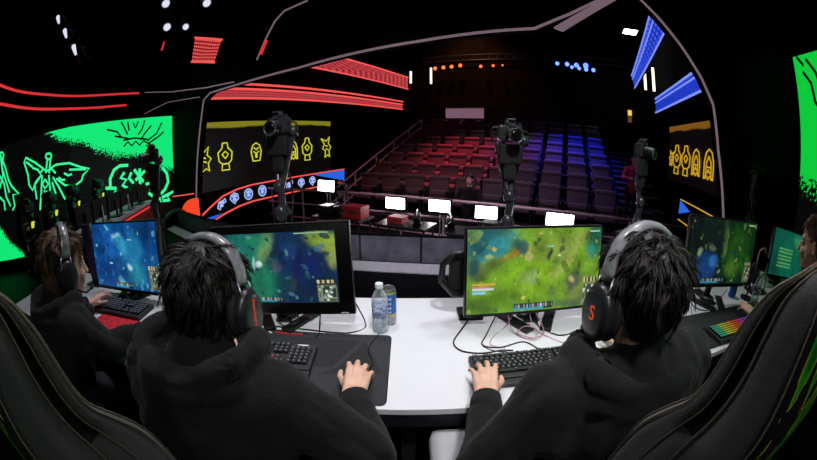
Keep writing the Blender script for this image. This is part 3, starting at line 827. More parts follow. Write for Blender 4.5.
# small red bits and the red mesh panel above the stage
loc = H(-5.6, 3.1, 3.2)
t = tag(empty('led_mesh_panel', loc), 'small red dotted light panel above the stage, left of the opening', 'light')
b = B(); P = [H(-6.2, 3.12, 3.33), H(-5.14, 3.12, 3.04), H(-4.98, 3.12, 3.42), H(-6.15, 3.12, 3.83)]
P = [H(-6.15, 3.12, 3.32), H(-5.2, 3.12, 3.05), H(-5.0, 3.12, 3.42), H(-6.1, 3.12, 3.83)]
b.slab(P, H(0, .06, 0), 1); adopt(b.build('housing', 'matte'), t, loc)
b = B(); Q = [p - H(0, .01, 0) for p in P]; b.quad(*Q, uv=[(0, 0), (13, 0), (13, 7), (0, 7)]); adopt(b.build('glow_panel', 'redpanel'), t, loc)
b = B(); b.tube([Q[0], Q[1]], .022, 6); b.tube([Q[3], Q[2]], .022, 6); adopt(b.build('edge_line', 'coral'), t, loc)
for u0, z0, label in ((-8.15, 4.2, 'small slanted red light left of the red dotted panel'), (-3.94, 2.86, 'small slanted red light at the foot of the bent metal bracket')):
    b = B(); b.slab([H(u0, 3.13, z0), H(u0 + .06, 3.13, z0 - .02), H(u0 + .17, 3.13, z0 + .18), H(u0 + .14, 3.13, z0 + .2)], H(0, .03, 0), 1)
    tag(b.build('accent_light', 'redline'), label, 'light')
# orange floor light at the foot of the opening
loc = H(-6.6, 2.9, 0)
t = tag(empty('floor_light', loc), 'glowing orange rounded stage light at the left foot of the opening', 'light')
b = B()
arc = [H(-5.98, 3.1, -.0), H(-5.98, 3.1, .62)] + [H(-5.98 - .95 * sin(a), 3.1, .62 * cos(a)) for a in [radians(x) for x in range(8, 91, 8)]] + [H(-6.93, 3.1, 0)]
b.slab(arc, H(0, .05, 0), 1); adopt(b.build('glow_panel', 'orangewall'), t, loc)
b = B(); b.tube([H(-6.95, 3.08, .02), H(-6.75, 3.06, .36), H(-6.4, 3.06, .3), H(-5.98, 3.06, .12)], .012, 6, smooth=5)
b.tube([H(-6.45, 3.06, 0), H(-6.42, 3.06, .3)], .012, 6); adopt(b.build('frame_bars', 'matte'), t, loc)
b = B(); b.tube([H(-7.1, 3.06, .62), H(-6.4, 3.06, .68), H(-6.0, 3.06, .72)], .012, 6); adopt(b.build('edge_line', 'coral'), t, loc)
# curved dark guard rail with green sheen near it
b = B(); b.tube([(-3.95, 4.15, 0), (-4.0, 4.2, .35), (-4.1, 4.6, .5), (-4.15, 5.0, .5)], .03, 8, smooth=5)
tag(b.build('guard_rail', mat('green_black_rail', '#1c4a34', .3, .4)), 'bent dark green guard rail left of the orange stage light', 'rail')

# green screen wall at the right edge
loc = V((4.0, 1.3, 0))
t = tag(empty('led_screen', loc), 'tall green screen wall with black ragged lower edge at the right of stage', 'screen')
a, c = V((4.03, 1.49, 0)), V((3.2, -.6, 0)); zz = V((0, 0, 1))
b = B(); b.slab([a + zz*.2, c + zz*.2, c + zz*2.95, a + zz*2.95], (.06, -.02, 0), 1); adopt(b.build('cabinet', 'matte'), t, loc)
n = V((-.012, .004, 0))
b = B(); b.quad(a + n + zz*.25, c + n + zz*.25, c + n + zz*2.92, a + n + zz*2.92, uv=[(0, 0), (1, 0), (1, 1), (0, 1)]); adopt(b.build('screen', 'wallgreen2', fix=False), t, loc)
b = B(); d = (c - a).normalized()
for ln in ([(.18, 2.72), (.3, 2.6), (.34, 2.4), (.45, 2.3)], [(.28, 2.85), (.42, 2.7), (.5, 2.5)], [(.1, 2.9), (.2, 2.8)]):
    b.tube([a + d * s + n * 2 + zz * z for s, z in ln], .022, 5)
adopt(b.build('branch_drawing', 'thorn'), t, loc)

# ================================================================ OPPOSING TEAM'S DESK
A0, A1 = V((-3.62, 2.35, 0)), V((-4.62, 4.72, 0)); dd = (A1 - A0).normalized(); nn = V((-dd.y, dd.x, 0))
if nn.x > 0: nn = -nn
loc = (A0 + A1) / 2
t = tag(empty('long_desk', loc), 'long pale desk of the empty team across the stage, with a red edge line', 'desk')
E0, E1 = A0 + dd * .05, A1 + dd * .1
b = B(); b.slab([E0 + V((0,0,.70)), E1 + V((0,0,.70)), E1 + nn*.6 + V((0,0,.70)), E0 + nn*.6 + V((0,0,.70))], (0, 0, .04), 1)
adopt(b.build('desk_top', mat('grey_white_laminate', '#b9b9bd', .5, scale=8, var=.05)), t, loc)
b = B(); b.slab([E0 + nn*.03, E1 + nn*.03, E1 + nn*.03 + V((0,0,.7)), E0 + nn*.03 + V((0,0,.7))], -nn * -.03, 1)
adopt(b.build('front_panel', 'grey'), t, loc)
b = B(); b.tube([E0 - nn*.012 + V((0,0,.66)), E1 - nn*.012 + V((0,0,.66))], .016, 6); adopt(b.build('edge_line', 'redline'), t, loc)
for p in (E0 + nn*.5 + dd*.1, E1 + nn*.5 - dd*.1):
    b = B(); b.box(p + V((0,0,.35)), (.05, .05, .7)); adopt(b.build('leg', 'matte'), t, loc)

# ================================================================ GAMING CHAIR
def make_chair(art='green_art', label_art=True):
    """origin on the floor under the seat, facing +Y"""
    r = empty('gaming_chair')
    # height, back, rear seam, side seam, wing front, middle front, half width
    prof = [(.46, -.20, -.17, -.10, -.03, -.06, .20), (.56, -.215, -.185, -.12, -.03, -.075, .225), (.68, -.235, -.21, -.13, -.04, -.10, .235), (.80, -.265, -.24, -.145, -.045, -.13, .235),
        (.90, -.285, -.265, -.155, -.05, -.15, .24), (.972, -.297, -.28, -.165, -.055, -.17, .24), (1.03, -.303, -.287, -.172, -.066, -.185, .24), (1.08, -.307, -.292, -.182, -.086, -.20, .24), (1.13, -.31, -.296, -.192, -.120, -.215, .24),
        (1.17, -.311, -.297, -.203, -.150, -.225, .24), (1.21, -.311, -.297, -.211, -.162, -.23, .24), (1.26, -.307, -.291, -.216, -.170, -.233, .24), (1.30, -.303, -.286, -.218, -.180, -.235, .24), (1.343, -.301, -.284, -.226, -.203, -.238, .238), (1.372, -.299, -.283, -.244, -.235, -.245, .23), (1.388, -.29, -.281, -.258, -.252, -.255, .205)]
    def ring(z, yb, e3, e2, e1, ym, w):
        g = e1 - e2; gd = .012 * max(0, min(1, (z - 1.115) / .04)) - .001
        half = [(-w*.5, yb, z), (-w*.86, yb+.004, z), (-w+.006, e3-.007, z), (-w, e3+.003, z), (-w-.004, (e3+e2)/2, z), (-w, e2-.003, z), (-w+gd, e2+.003, z), (-w+gd, e2+.33*g, z), (-w+.001, e2+.40*g, z), (-w-.004, e2+.70*g, z),
                (-w+.001, e1-.10*g, z), (-w+.014, e1, z), (-w+.042, e1-.006, z), (-w+.066, min(ym+.02, e1-.01), z), (-w*.4, ym, z)]
        return half + [(-x, y, zz) for x, y, zz in reversed(half)]
    dense = []
    for i in range(len(prof) - 1):
        a, bb, c, d = [prof[max(0, min(len(prof)-1, i + k))] for k in (-1, 0, 1, 2)]
        for s in range(3):
            tt = s / 3
            dense.append([.5 * ((2*q) + (rr-p)*tt + (2*p-5*q+4*rr-w_)*tt*tt + (3*q-p-3*rr+w_)*tt**3) for p, q, rr, w_ in zip(a, bb, c, d)])
    dense.append(list(prof[-1]))
    rings = [ring(*p) for p in dense]; n = len(rings[0])
    b = B(); vs = [p for rg in rings for p in rg]; fs = []; mi = []
    half_mi = [3, 3, 1, 0, 0, 2, 2, 2, 0, 0, 0, 0, 2, 2]
    for i in range(len(rings) - 1):
        for k in range(n):
            fs.append((i*n + k, i*n + (k+1) % n, (i+1)*n + (k+1) % n, (i+1)*n + k))
            kk = k if k < 14 else (13 if k == 14 else 28 - k)
            mi.append(3 if k == n - 1 else (0 if kk in (5, 6, 7) and dense[i][0] < 1.12 else half_mi[kk]))
    fs += [tuple(reversed(range(n))), tuple(range((len(rings)-1)*n, len(rings)*n))]; mi += [0, 0]
    b.v = vs; b.f = fs; b.mi = mi
    bk = b.build('backrest', ['fabric', 'leather', 'matte', 'back_print'], r, True)
    st = B()
    for k, dx, dy in ((3, .002, 0), (5, .002, 0), (10, .002, .001), (11, .001, .002), (8, .002, 0)):
        for s in (-1, 1):
            st.tube([(s*(abs(rg[k][0]) + dx), rg[k][1] + dy, rg[k][2]) for rg in rings[3:]], .0013 if k != 10 else .0016, 5)
    st.build('stitching', 'stitch', bk)
    # seat
    b = B(); b.box((0, .05, .43), (.40, .50, .09), bev=.04); b.build('seat', 'fabric', r, True)
    for s in (-1, 1):
        b = B(); b.box((s * .23, .05, .445), (.1, .48, .11), (0, s * .3, 0), bev=.045); b.build('seat_bolster', 'leather', r, True)
        b = B(); b.box((s * .36, .02, .66), (.09, .26, .03), bev=.012); b.cyl((s * .36, 0, .39), (s * .36, 0, .66), .025); b.box((s*.27, 0, .38), (.2, .06, .02)); b.build('armrest', 'black', r)
    b = B(); b.cyl((0, .02, .1), (0, .02, .41), .03); b.box((0, .02, .40), (.28, .3, .03), bev=.01); b.build('gas_column', 'gloss', r)
    b = B()
    for k in range(5):
        a = k * 2 * pi / 5 + .3; b.cap((0, .02, .1), (.31 * cos(a), .02 + .31 * sin(a), .075), .03, .02, 8)
    b.build('star_base', 'black', r, True)
    for k in range(5):
        a = k * 2 * pi / 5 + .3; b = B(); c = V((.31 * cos(a), .02 + .31 * sin(a), .03)); tt = V((-sin(a), cos(a), 0)) * .025
        b.cyl(c - tt, c + tt, .03); b.build('caster', 'black', r)
    return r
chair = make_chair()
chair.location = (.604, .355, 0); chair.rotation_euler = (0, 0, .0)
tag(chair, 'black gaming chair with tan stitching and green back print at the lower right', 'chair', 'gaming chairs at the white desk')
c2 = copy_tree(chair); c2.location = (-.65, .31, 0); c2.rotation_euler = (0, 0, .0)
tag(c2, 'black gaming chair with tan stitching at the lower left, behind the player with mouse', 'chair', 'gaming chairs at the white desk')

# chairs of the empty team: simpler racing backs with a yellow emblem, four in view
def make_far_chair():
    r = empty('gaming_chair')
    b = B()
    for z0, z1, w, y in ((.5, .78, .21, -.16), (.74, 1.0, .25, -.19), (.96, 1.12, .2, -.215), (1.08, 1.28, .155, -.22)):
        b.box((0, y, (z0+z1)/2), (2*w, .12, z1 - z0), (.1, 0, 0), bev=.045)
    for s in (-1, 1): b.cap((s*.22, -.1, .55), (s*.24, -.13, 1.0), .045, .035, 10)
    b.build('backrest', 'gloss', r, True)
    b = B(); b.box((0, -.13, 1.16), (.26, .09, .13), (.1, 0, 0), bev=.04); b.build('head_pillow', 'cup', r, True)
    b = B(); b.ell((0, -.085, .97), (.045, .008, .04)); b.box((0, -.08, .97), (.11, .006, .02), (0, .5, 0)); b.build('emblem', 'yellow', r, True)
    b = B(); b.box((0, .05, .46), (.48, .5, .1), bev=.04); b.build('seat', 'gloss', r, True)
    for s in (-1, 1):
        b = B(); b.box((s*.31, .02, .67), (.08, .26, .03), bev=.01); b.cyl((s*.31, 0, .4), (s*.31, 0, .67), .022); b.build('armrest', 'black', r)
    b = B(); b.cyl((0, 0, .08), (0, 0, .42), .03)
    for k in range(5):
        a = k * 2 * pi / 5; b.cap((0, 0, .08), (.3*cos(a), .3*sin(a), .05), .03, .02, 8)
    b.build('star_base', 'black', r)
    return r
fc = make_far_chair(); fc.scale = (1.05, 1.05, 1.05)
ang = math.atan2(-nn.y, -nn.x) - pi/2
spots = [(-4.40, 1.90), (-4.80, 2.58), (-5.1, 3.28), (-5.27, 4.03)]
for i, (x, y) in enumerate(spots):
    o = fc if i == 0 else copy_tree(fc)
    o.location = (x, y, 0); o.rotation_euler = (0, 0, ang + .15)
    tag(o, 'glossy black gaming chair with yellow emblem at the empty desk, %s' % ['nearest one', 'second from the near end', 'third from the near end', 'one farthest away'][i], 'chair', 'empty gaming chairs across the stage')

# ================================================================ MONITORS
def grid_screen(name, W, Hh, fn, parent, mtx, nx=150, ny=84, strength=1.0):
    me = bpy.data.meshes.new(name); vs = []; fs = []
    for j in range(ny + 1):
        for i in range(nx + 1):
            vs.append(mtx @ V((-W/2 + W*i/nx, 0, Hh/2 - Hh*j/ny)))
    for j in range(ny):
        for i in range(nx):
            k = j*(nx+1) + i; fs.append((k, k+1, k+nx+2, k+nx+1))
    me.from_pydata(vs, [], fs)
    ca = me.color_attributes.new('Col', 'FLOAT_COLOR', 'POINT')
    d = []
    for j in range(ny + 1):
        for i in range(nx + 1):
            c = fn(i / nx, j / ny); d += [max(0, c[0]), max(0, c[1]), max(0, c[2]), 1]
    ca.data.foreach_set('color', d)
    if 'screen_picture' not in M: M['screen_picture'] = screen_mat('screen_picture', 1.0)
    me.materials.append(M['screen_picture'])
    o = bpy.data.objects.new(name, me); COL.objects.link(o); o.parent = parent
    return o
def make_monitor(loc, yaw, W, Hh, zb, tilt, roll, fn, label, pw=None, content=None, legs=True, group=None, bez=.009, chin=.02):
    """loc: point on the desk under the screen centre; zb: gap from desk to lower edge"""
    r = tag(empty('monitor', loc, yaw), label, 'monitor', group)
    S = T3((0, 0, zb + Hh/2)) @ Euler((-tilt, roll, 0)).to_matrix().to_4x4()
    def tr(b): b.v = [tuple(S @ V(p)) for p in b.v]; return b
    b = B(); b.box((0, .02, 0), (W, .035, Hh), bev=.006); b.box((0, .045, 0), (W*.6, .03, Hh*.6), bev=.012)
    hs = tr(b).build('housing', 'black', r, 'auto')
    cw, ch = content or (W - 2*bez, Hh - bez - chin)
    grid_screen('screen', cw, ch, fn, r, S @ T3((0, -.0005, (chin - bez)/2)) if False else S @ T3((0, .0015, (chin - bez)/2)), 150, 84)
    # black glass around the picture
    b = B(); b.box((0, .0045, 0), (W - .004, .004, Hh - .004)); tr(b).build('bezel', 'gloss', hs)
    b = B()
    for i in range(5): b.box((W/2 - .03 - i*.006, .0008, -Hh/2 + .008), (.004, .002, .0045))
    tr(b).build('maker_mark', 'whitemark', hs)
    b = B(); b.cap((0, .075, .02), (0, .06, zb + Hh*.5), .022, .02, 10); b.box((0, .05, zb + Hh*.45), (.1, .03, .1), bev=.01); b.build('stand_column', 'black', r, True)
    b = B(); b.box((0, .09, .008), (.07, .2, .016), bev=.006); b.box((-.08, 0, .008), (.05, .2, .016), (0, 0, .5), bev=.006); b.box((.08, 0, .008), (.05, .2, .016), (0, 0, -.5), bev=.006)
    b.lathe([(.05, 0), (.05, .022), (.035, .03)], (0, .06, 0)); b.build('stand_base', 'black', r)
    return r
def mixc(a, b, k): return [a[i] + (b[i] - a[i]) * k for i in range(3)]
def blobs(base, bl, seed, nscale=6, namp=.5, ui=None, aspect=1.78, gain=1.0, clutter=None):
    base = lin(base); BL = [(u, v, ru, rv, rot, lin(c), a) for u, v, ru, rv, rot, c, a in bl]
    CL = []
    if clutter:
        rnd = random.Random(int(seed)); pal = [lin(c) for c in clutter[0]]
        for _ in range(clutter[1]):
            r = rnd.uniform(.008, .03) * (1 if rnd.random() < .8 else 1.8)
            CL.append((rnd.random(), rnd.random(), r * rnd.uniform(.7, 2.2), r, rnd.uniform(0, 3.1), rnd.choice(pal), rnd.uniform(.35, .95)))
    def f(u, v):
        if ui:
            q = ui(u, v)
            if q is not None: return [x * gain for x in lin(q)]
        c = base
        wu = u + .03 * noise.noise(V((u*9, v*6, seed))); wv = v + .05 * noise.noise(V((u*9, v*6, seed + 5)))
        for x, y, ru, rv, rot, col, a in BL:
            dx, dy = (wu - x) * aspect, wv - y
            p = (dx*cos(rot) + dy*sin(rot)) / ru; q = (-dx*sin(rot) + dy*cos(rot)) / rv
            k = a * math.exp(-(p*p + q*q)**2.2)
            if k > .01: c = mixc(c, col, k)
        for x, y, ru, rv, rot, col, a in CL:
            dx = (u - x) * aspect; dy = v - y
            if abs(dx) > .09 or abs(dy) > .09: continue
            p = (dx*cos(rot) + dy*sin(rot)) / ru; q = (-dx*sin(rot) + dy*cos(rot)) / rv
            k = p*p + q*q + .5 * noise.noise(V((u*60, v*34, seed)))
            if k < 1: c = mixc(c, col, a)
        n = noise.noise(V((u*nscale*aspect, v*nscale, seed))) + .6 * noise.noise(V((u*nscale*3*aspect, v*nscale*3, seed+3))) + .5 * noise.noise(V((u*nscale*7*aspect, v*nscale*7, seed+9)))
        k = 1 + namp * n
        return [x * k * gain for x in c]
    return f
def hud(mini, bar, chat=None, extra=()):
    """mini: minimap (u0, v0, u1, v1); bar: ability bar"""
    rnd = random.Random(9)
    dots = [(rnd.random(), rnd.random()) for _ in range(14)]
    def ui(u, v):
        u0, v0, u1, v1 = mini
        if u0 <= u <= u1 and v0 <= v <= v1:
            x, y = (u-u0)/(u1-u0), (v-v0)/(v1-v0)
            if min(x, y, 1-x, 1-y) < .07: return '#8a845a'
            if abs(x - (1-y)) < .07 or abs(x-.2) < .05 or abs(y-.8) < .05: return '#7f917a'
            for a, b_ in dots:
                if abs(x-a) < .06 and abs(y-b_) < .06: return '#e8f0e0'
            return '#24382f' if (x > 1-y) else '#30433c'
        if v0 - .07 <= v <= v0 - .02 and u0 <= u <= u1:
            return ['#d8d2b0', '#30332a', '#c8b878', '#2c2f30'][int((u-u0)/(u1-u0)*8) % 4]
        u0, v0, u1, v1 = bar
        if u0 <= u <= u1 and v0 <= v <= v1:
            x, y = (u-u0)/(u1-u0), (v-v0)/(v1-v0)
            if y > .72: return '#2aa0c8' if x < .75 else '#101820'
            k = x * 14
            if .2 < (k % 1) < .8 and y > .12: return ['#4a90b8', '#c8b070', '#39506a', '#7a9a90', '#d8dce0'][int(k) % 5]
            return '#0c1216'
        if chat:
            u0, v0, u1, v1 = chat
            if u0 <= u <= u1 and v0 <= v <= v1:
                y = (v-v0)/(v1-v0); x = (u-u0)/(u1-u0); row = min(3, int(y*4))
                if y*4 % 1 < .75 and x < (1, .75, .9, .55)[row]: return ('#d8b040', '#d88a70', '#cfe4ea', '#8fd0e0')[row]
        for (a0, b0, a1, b1, c) in extra:
            if a0 <= u <= a1 and b0 <= v <= b1: return c
        return None
    return ui
g3 = blobs('#6f9c2a', [(.12, .12, .35, .22, -.5, '#1f5a62', 1), (.2, .22, .3, .1, -.55, '#2f8f9a', .8), (.05, .45, .1, .12, 0, '#143f52', .9), (.18, .42, .35, .05, -.5, '#5a6a34', .8), (.3, .3, .14, .04, -.5, '#c08a3a', .6),
    (.36, .2, .1, .08, .6, '#2d5960', .9), (.42, .27, .06, .07, 0, '#b8b050', .7), (.6, .25, .3, .25, 0, '#7a9638', .7), (.75, .2, .12, .3, .9, '#93a050', .6), (.45, .6, .35, .25, 0, '#7fb01c', .8), (.44, .58, .14, .1, -.3, '#8aa070', .5), (.7, .45, .25, .05, -.8, '#a8b060', .6),
    (.97, .1, .16, .25, .4, '#155a48', .95), (.93, .28, .08, .1, 0, '#2d8a78', .8), (.78, .68, .12, .18, .3, '#4a4a48', .9), (.77, .62, .05, .06, 0, '#d0c080', .8), (.82, .86, .12, .12, 0, '#6a7a3a', .8), (.1, .9, .3, .12, 0, '#39601c', .8), (.3, .85, .3, .1, 0, '#5a8a1c', .7), (.57, .32, .025, .06, 0, '#1c2a34', .95), (.8, .95, .3, .06, 0, '#2c4a4a', .6)], 2, 6, .42,
    hud((.87, .7, .985, .985), (.34, .90, .63, .985), (.04, .63, .2, .75), [(.56, .21, .60, .225, '#9fe0e8'), (.645, .31, .66, .345, '#d8f0c0'), (.9, .04, .98, .055, '#cfe8d8')]), clutter=(['#2d5a3a', '#54701c', '#a8b060', '#3a4a30', '#88a840', '#c8b860', '#6a8a5a', '#2a3c34'], 75), gain=.9)
make_monitor((.512, 1.17, .74), 0, .60, .357, .05, radians(7), radians(-1.2), g3, 'monitor showing a bright green game map, tangle of cables under it', 'monitor', bez=.008, chin=.014)
g2 = blobs('#0d2c4c', [(.2, .25, .35, .3, 0, '#1a7a6a', .9), (.3, .7, .4, .35, .2, '#1c7a58', .9), (.1, .35, .15, .15, 0, '#1a5aa0', .8), (.42, .2, .12, .25, .4, '#7aa860', .7), (.35, .1, .2, .1, 0, '#208a60', .7), (.9, .12, .22, .14, .3, '#8aa83a', .95), (.98, .3, .1, .2, 0, '#a0b040', .6),
    (.75, .5, .25, .25, 0, '#101f5a', .9), (.62, .25, .15, .12, 0, '#1c3a72', .8), (.55, .3, .05, .06, 0, '#0a1c38', .8), (.35, .45, .05, .05, 0, '#d0e8e0', .9), (.31, .42, .02, .1, 0, '#a0e0e0', .8), (.5, .48, .08, .1, 0, '#4a5068', .7), (.7, .85, .2, .2, 0, '#0c2440', .9), (.62, .72, .06, .14, .3, '#2a3a3c', .8), (.05, .8, .15, .3, 0, '#0f5a60', .7)], 14, 6, .4,
    hud((.83, .74, .985, .985), (.33, .92, .52, .985), None, [(.68, .02, .95, .035, '#a8d0b0')]), clutter=(['#0a2436', '#1c5a5a', '#2a8a78', '#0e1c3c', '#3a6a8a', '#60a890', '#141a24'], 80), gain=.9)
make_monitor((-.52, 1.17, .74), .03, .615, .37, .045, radians(7), radians(-2.2), g2, 'monitor with thick black border showing a dark teal game map, beside the water bottle', 'monitor', content=(.50, .285), chin=.028, bez=.01)
g1 = blobs('#0f4a8a', [(.3, .3, .4, .3, .3, '#1a62b0', .8), (.65, .4, .3, .25, -.4, '#2a8fc0', .7), (.5, .3, .25, .12, .5, '#3aa0c8', .6), (.2, .75, .3, .25, 0, '#0c3a7a', .8), (.85, .15, .2, .2, 0, '#0a2f5a', .9), (.7, .75, .25, .2, 0, '#2a9aa8', .6), (.42, .18, .12, .04, 0, '#9fe0f0', .8), (.6, .65, .06, .05, 0, '#c0f0f0', .8), (.45, .9, .1, .08, 0, '#8fd8c0', .6), (.92, .55, .08, .1, 0, '#1a6a9a', .7), (.1, .2, .2, .3, 0, '#0a3a7c', .7)], 22, 6, .4,
    hud((.86, .70, .985, .975), (.34, .91, .6, .98), None, [(.6, .24, .66, .26, '#b0e8f8'), (.28, .6, .33, .62, '#a0e0f0')]), clutter=(['#0a3a78', '#2a78b8', '#48a0c8', '#0c2c5c', '#6ac0d8', '#1a5090'], 80), gain=.85)
make_monitor((-1.545, 1.22, .74), .0, .66, .39, .035, radians(8), radians(-1), g1, 'monitor with a deep blue underwater-looking game picture, at the left end of desk', 'monitor')
g4 = blobs('#12301c', [(.3, .3, .3, .3, 0, '#141f22', .9), (.25, .75, .3, .25, 0, '#1c4a90', .9), (.35, .65, .12, .08, .2, '#3a80d0', .8), (.7, .5, .3, .4, 0, '#2a6a1c', .8), (.85, .2, .2, .3, 0, '#1c4a14', .8), (.5, .35, .06, .25, .1, '#7a9a50', .6), (.65, .75, .2, .15, 0, '#5a8a30', .7), (.3, .42, .1, .05, .4, '#8a9a80', .6), (.48, .15, .05, .3, 0, '#3a5a40', .6), (.08, .2, .15, .4, 0, '#0c1518', .9), (.9, .75, .12, .2, 0, '#39701c', .7), (.15, .5, .06, .06, 0, '#c0d8a0', .5)], 31, 6, .45,
    hud((.88, .72, .985, .975), (.22, .90, .55, .98), None, [(.86, .03, .97, .05, '#b8d8b0')]), gain=.55, clutter=(['#0c1a14', '#3a6a30', '#6a8a50', '#1a3050', '#a0b080', '#24482a'], 80))
make_monitor((1.655, 1.07, .74), radians(-13), .60, .37, .11, radians(6), 0, g4, 'monitor with a dim dark green game picture, right of the black-haired player', 'monitor')
g5 = blobs('#0f5a4a', [(.5, .5, .6, .5, 0, '#126a52', .8), (.75, .2, .3, .15, .3, '#3aa870', .6), (.1, .8, .3, .3, 0, '#0a4038', .8)], 41, 5, .25,
    lambda u, v: '#6fc060' if (.18 < u < .6 and .36 < v < .8 and (v*13) % 1 < .5 and ((u*29 + int(v*13)*.37) % 1) < .62) else None, gain=.75)
make_monitor((2.78, 1.03, .74), radians(-18), .56, .36, .06, radians(6), radians(4), g5, 'teal monitor with rows of green writing at the far right end of desk', 'monitor')
# monitors of the empty team
for i, s in enumerate([.25, .75, 1.25, 1.75, 2.25]):
    p = A0 + dd * s + nn * .22
    fnb = blobs('#0c0f10', [(.5, .5, .4, .4, 0, '#101a18', .8)], 50 + i, 4, .3)
    r = tag(empty('monitor', (p.x, p.y, .74), math.atan2(nn.y, nn.x) + pi/2), 'dark monitor on the empty team desk, %s' % ['nearest of the row', 'second of the row', 'middle of the row', 'fourth of the row', 'farthest of the row'][i], 'monitor', 'monitors of the empty team')
    b = B(); b.box((0, 0, .22), (.44, .03, .26), bev=.006); b.build('housing', 'matte', r)
    b = B(); b.box((0, -.016, .222), (.42, .002, .24)); b.build('screen', 'gloss', r)
    b = B(); b.cyl((0, .05, .0), (0, .04, .25), .02); b.box((0, .05, .008), (.22, .2, .016), bev=.005); b.build('stand', 'steel' if i % 2 else 'black', r)
    b = B(); b.lathe([(.035, 0), (.035, .11), (.02, .12)], (0, 0, 0), n=12)
    o = b.build('desk_gadget', 'gloss', None, True); o.location = (p.x + nn.x*.02 + dd.x*.29, p.y + nn.y*.02 + dd.y*.29, .74)
    tag(o, 'small glossy dark gadget beside the dark monitor, %s along the empty desk' % nums[i], 'gadget', 'gadgets on the empty team desk')
# ================================================================ THE WHITE DESK
DT = .74
t = tag(empty('long_desk', (.3, 1.06, 0)), 'long white desk of the playing team with black front edge', 'desk')
b = B(); b.box((0, 0, DT - .0125), (5.9, .73, .025), bev=.003)
b.build('desk_top', 'desk', t)
b = B(); b.box((0, -.352, DT - .055), (5.88, .016, .06)); b.build('edge_panel', 'deskdark', t)
b = B(); b.box((0, .33, .42), (5.8, .02, .55)); b.build('modesty_panel', 'deskdark', t)
for x in (-2.85, -1.26, -.30, 1.08, 2.85):
    b = B(); b.box((x, 0, .36), (.05, .6, .72)); b.build('leg', 'matte', t)

# keyboards
def make_keyboard(W, D, rows, frame='keyframe', cap='keycap', rest=.0, rgb=False, numpad=True):
    r = empty('keyboard')
    b = B(); b.box((0, 0, .011), (W, D, .022), bev=.004); b.build('frame', frame, r)
    if rest:
        b = B(); b.box((0, -D/2 - rest/2 + .002, .008), (W, rest, .016), bev=.005); b.build('wrist_rest', frame, r)
    k = B(); lg = B(); rnd = random.Random(2)
    px = .0192; y0 = D/2 - .016
    lay = [[(0, 1)] + [(2+i, 1) for i in range(4)] + [(6.5+i, 1) for i in range(4)] + [(11+i, 1) for i in range(4)],
           [(i, 1) for i in range(13)] + [(13, 2)], [(0, 1.5)] + [(1.5+i, 1) for i in range(12)] + [(13.5, 1.5)],
           [(0, 1.75)] + [(1.75+i, 1) for i in range(11)] + [(12.75, 2.25)], [(0, 2.25)] + [(2.25+i, 1) for i in range(10)] + [(12.25, 2.75)],
           [(0, 1.25), (1.25, 1.25), (2.5, 1.25), (3.75, 6.25), (10, 1.25), (11.25, 1.25), (12.5, 1.25), (13.75, 1.25)]]
    nav = [[15.3, 16.3, 17.3]] * 3 + [[]] + [[16.3]] + [[15.3, 16.3, 17.3]]
    num = [[]] + [[18.6, 19.6, 20.6, 21.6]] * 5
    full = 22.8 if numpad else 15.0
    u = (W - .016) / full; yy = y0
    for ri in range(6):
        ks = list(lay[ri]) + ([(x, 1) for x in nav[ri]] + [(x, 1) for x in num[ri]] if numpad else [])
        for x, w in ks:
            cx = -W/2 + .008 + (x + w/2) * u
            k.box((cx, yy, .026), (w*u - .0025, (D - .03)/6.1 - .0025, .011), bev=.0022)
            lg.box((cx - .0015, yy + .002, .0322), (.004 + .002*rnd.random(), .0045, .0006))
        yy -= (D - .03) / 6.1 * (1.12 if ri == 0 else 1)
    k.build('keycaps', cap, r)
    if not rgb: lg.build('legends', 'legend', r)
    if rgb:
        cols = ['#40c8a0', '#c8d840', '#e8a830', '#e05a2a', '#d040a0', '#7a50d0', '#3a60e0']
        for i, c in enumerate(cols):
            g = B()
            for q in range(3):
                for w_ in range(6): g.box((-W/2 + .012 + (W-.02)*(i + (q+.5)/3)/7, D/2 - .018 - w_*(D-.03)/6, .0322), (.013, .011, .0008))
            nm = 'glow_' + c[1:]
            if nm not in M: M[nm] = glow(nm, c, .5)
            g.build('lit_keys', nm, r)
    return r
k = make_keyboard(.455, .135, 6, rest=.03); k.location = (.432, .868, DT); k.rotation_euler = (0, 0, radians(1.5))
b = B(); b.box((-.2, .02, .0225), (.004, .1, .001)); 
tag(k, 'black keyboard with pale letters under the left hand of the player at the green monitor', 'keyboard', 'keyboards on the white desk')
k = make_keyboard(.45, .145, 6, rest=.055); k.location = (-.545, .895, DT + .004); k.rotation_euler = (0, 0, radians(2.5))
for x, w in ((-.03, .03), (.175, .04)):
    b = B(); b.box((x, .066, .0226), (w, .005, .0006)); b.build('maker_mark', 'whitemark', k)
b = B()
for x, y in ((.065, -.045), (.085, -.045), (.105, -.045), (.085, -.022)): b.box((x, y, .0325), (.008, .006, .0008))
b.build('red_arrows', 'redline', k)
tag(k, 'black keyboard with number block, lying on the black mousepad left of the mouse hand', 'keyboard', 'keyboards on the white desk')
k = make_keyboard(.47, .15, 6); k.location = (-1.5, 1.055, DT); k.rotation_euler = (0, 0, radians(3))
tag(k, 'black keyboard before the deep blue monitor at the left end of desk', 'keyboard', 'keyboards on the white desk')
k = make_keyboard(.44, .135, 6, rgb=True); k.location = (1.56, .768, DT + .004); k.rotation_euler = (0, 0, radians(-4))
tag(k, 'keyboard with rainbow lit keys partly hidden behind the right gaming chair', 'keyboard', 'keyboards on the white desk')
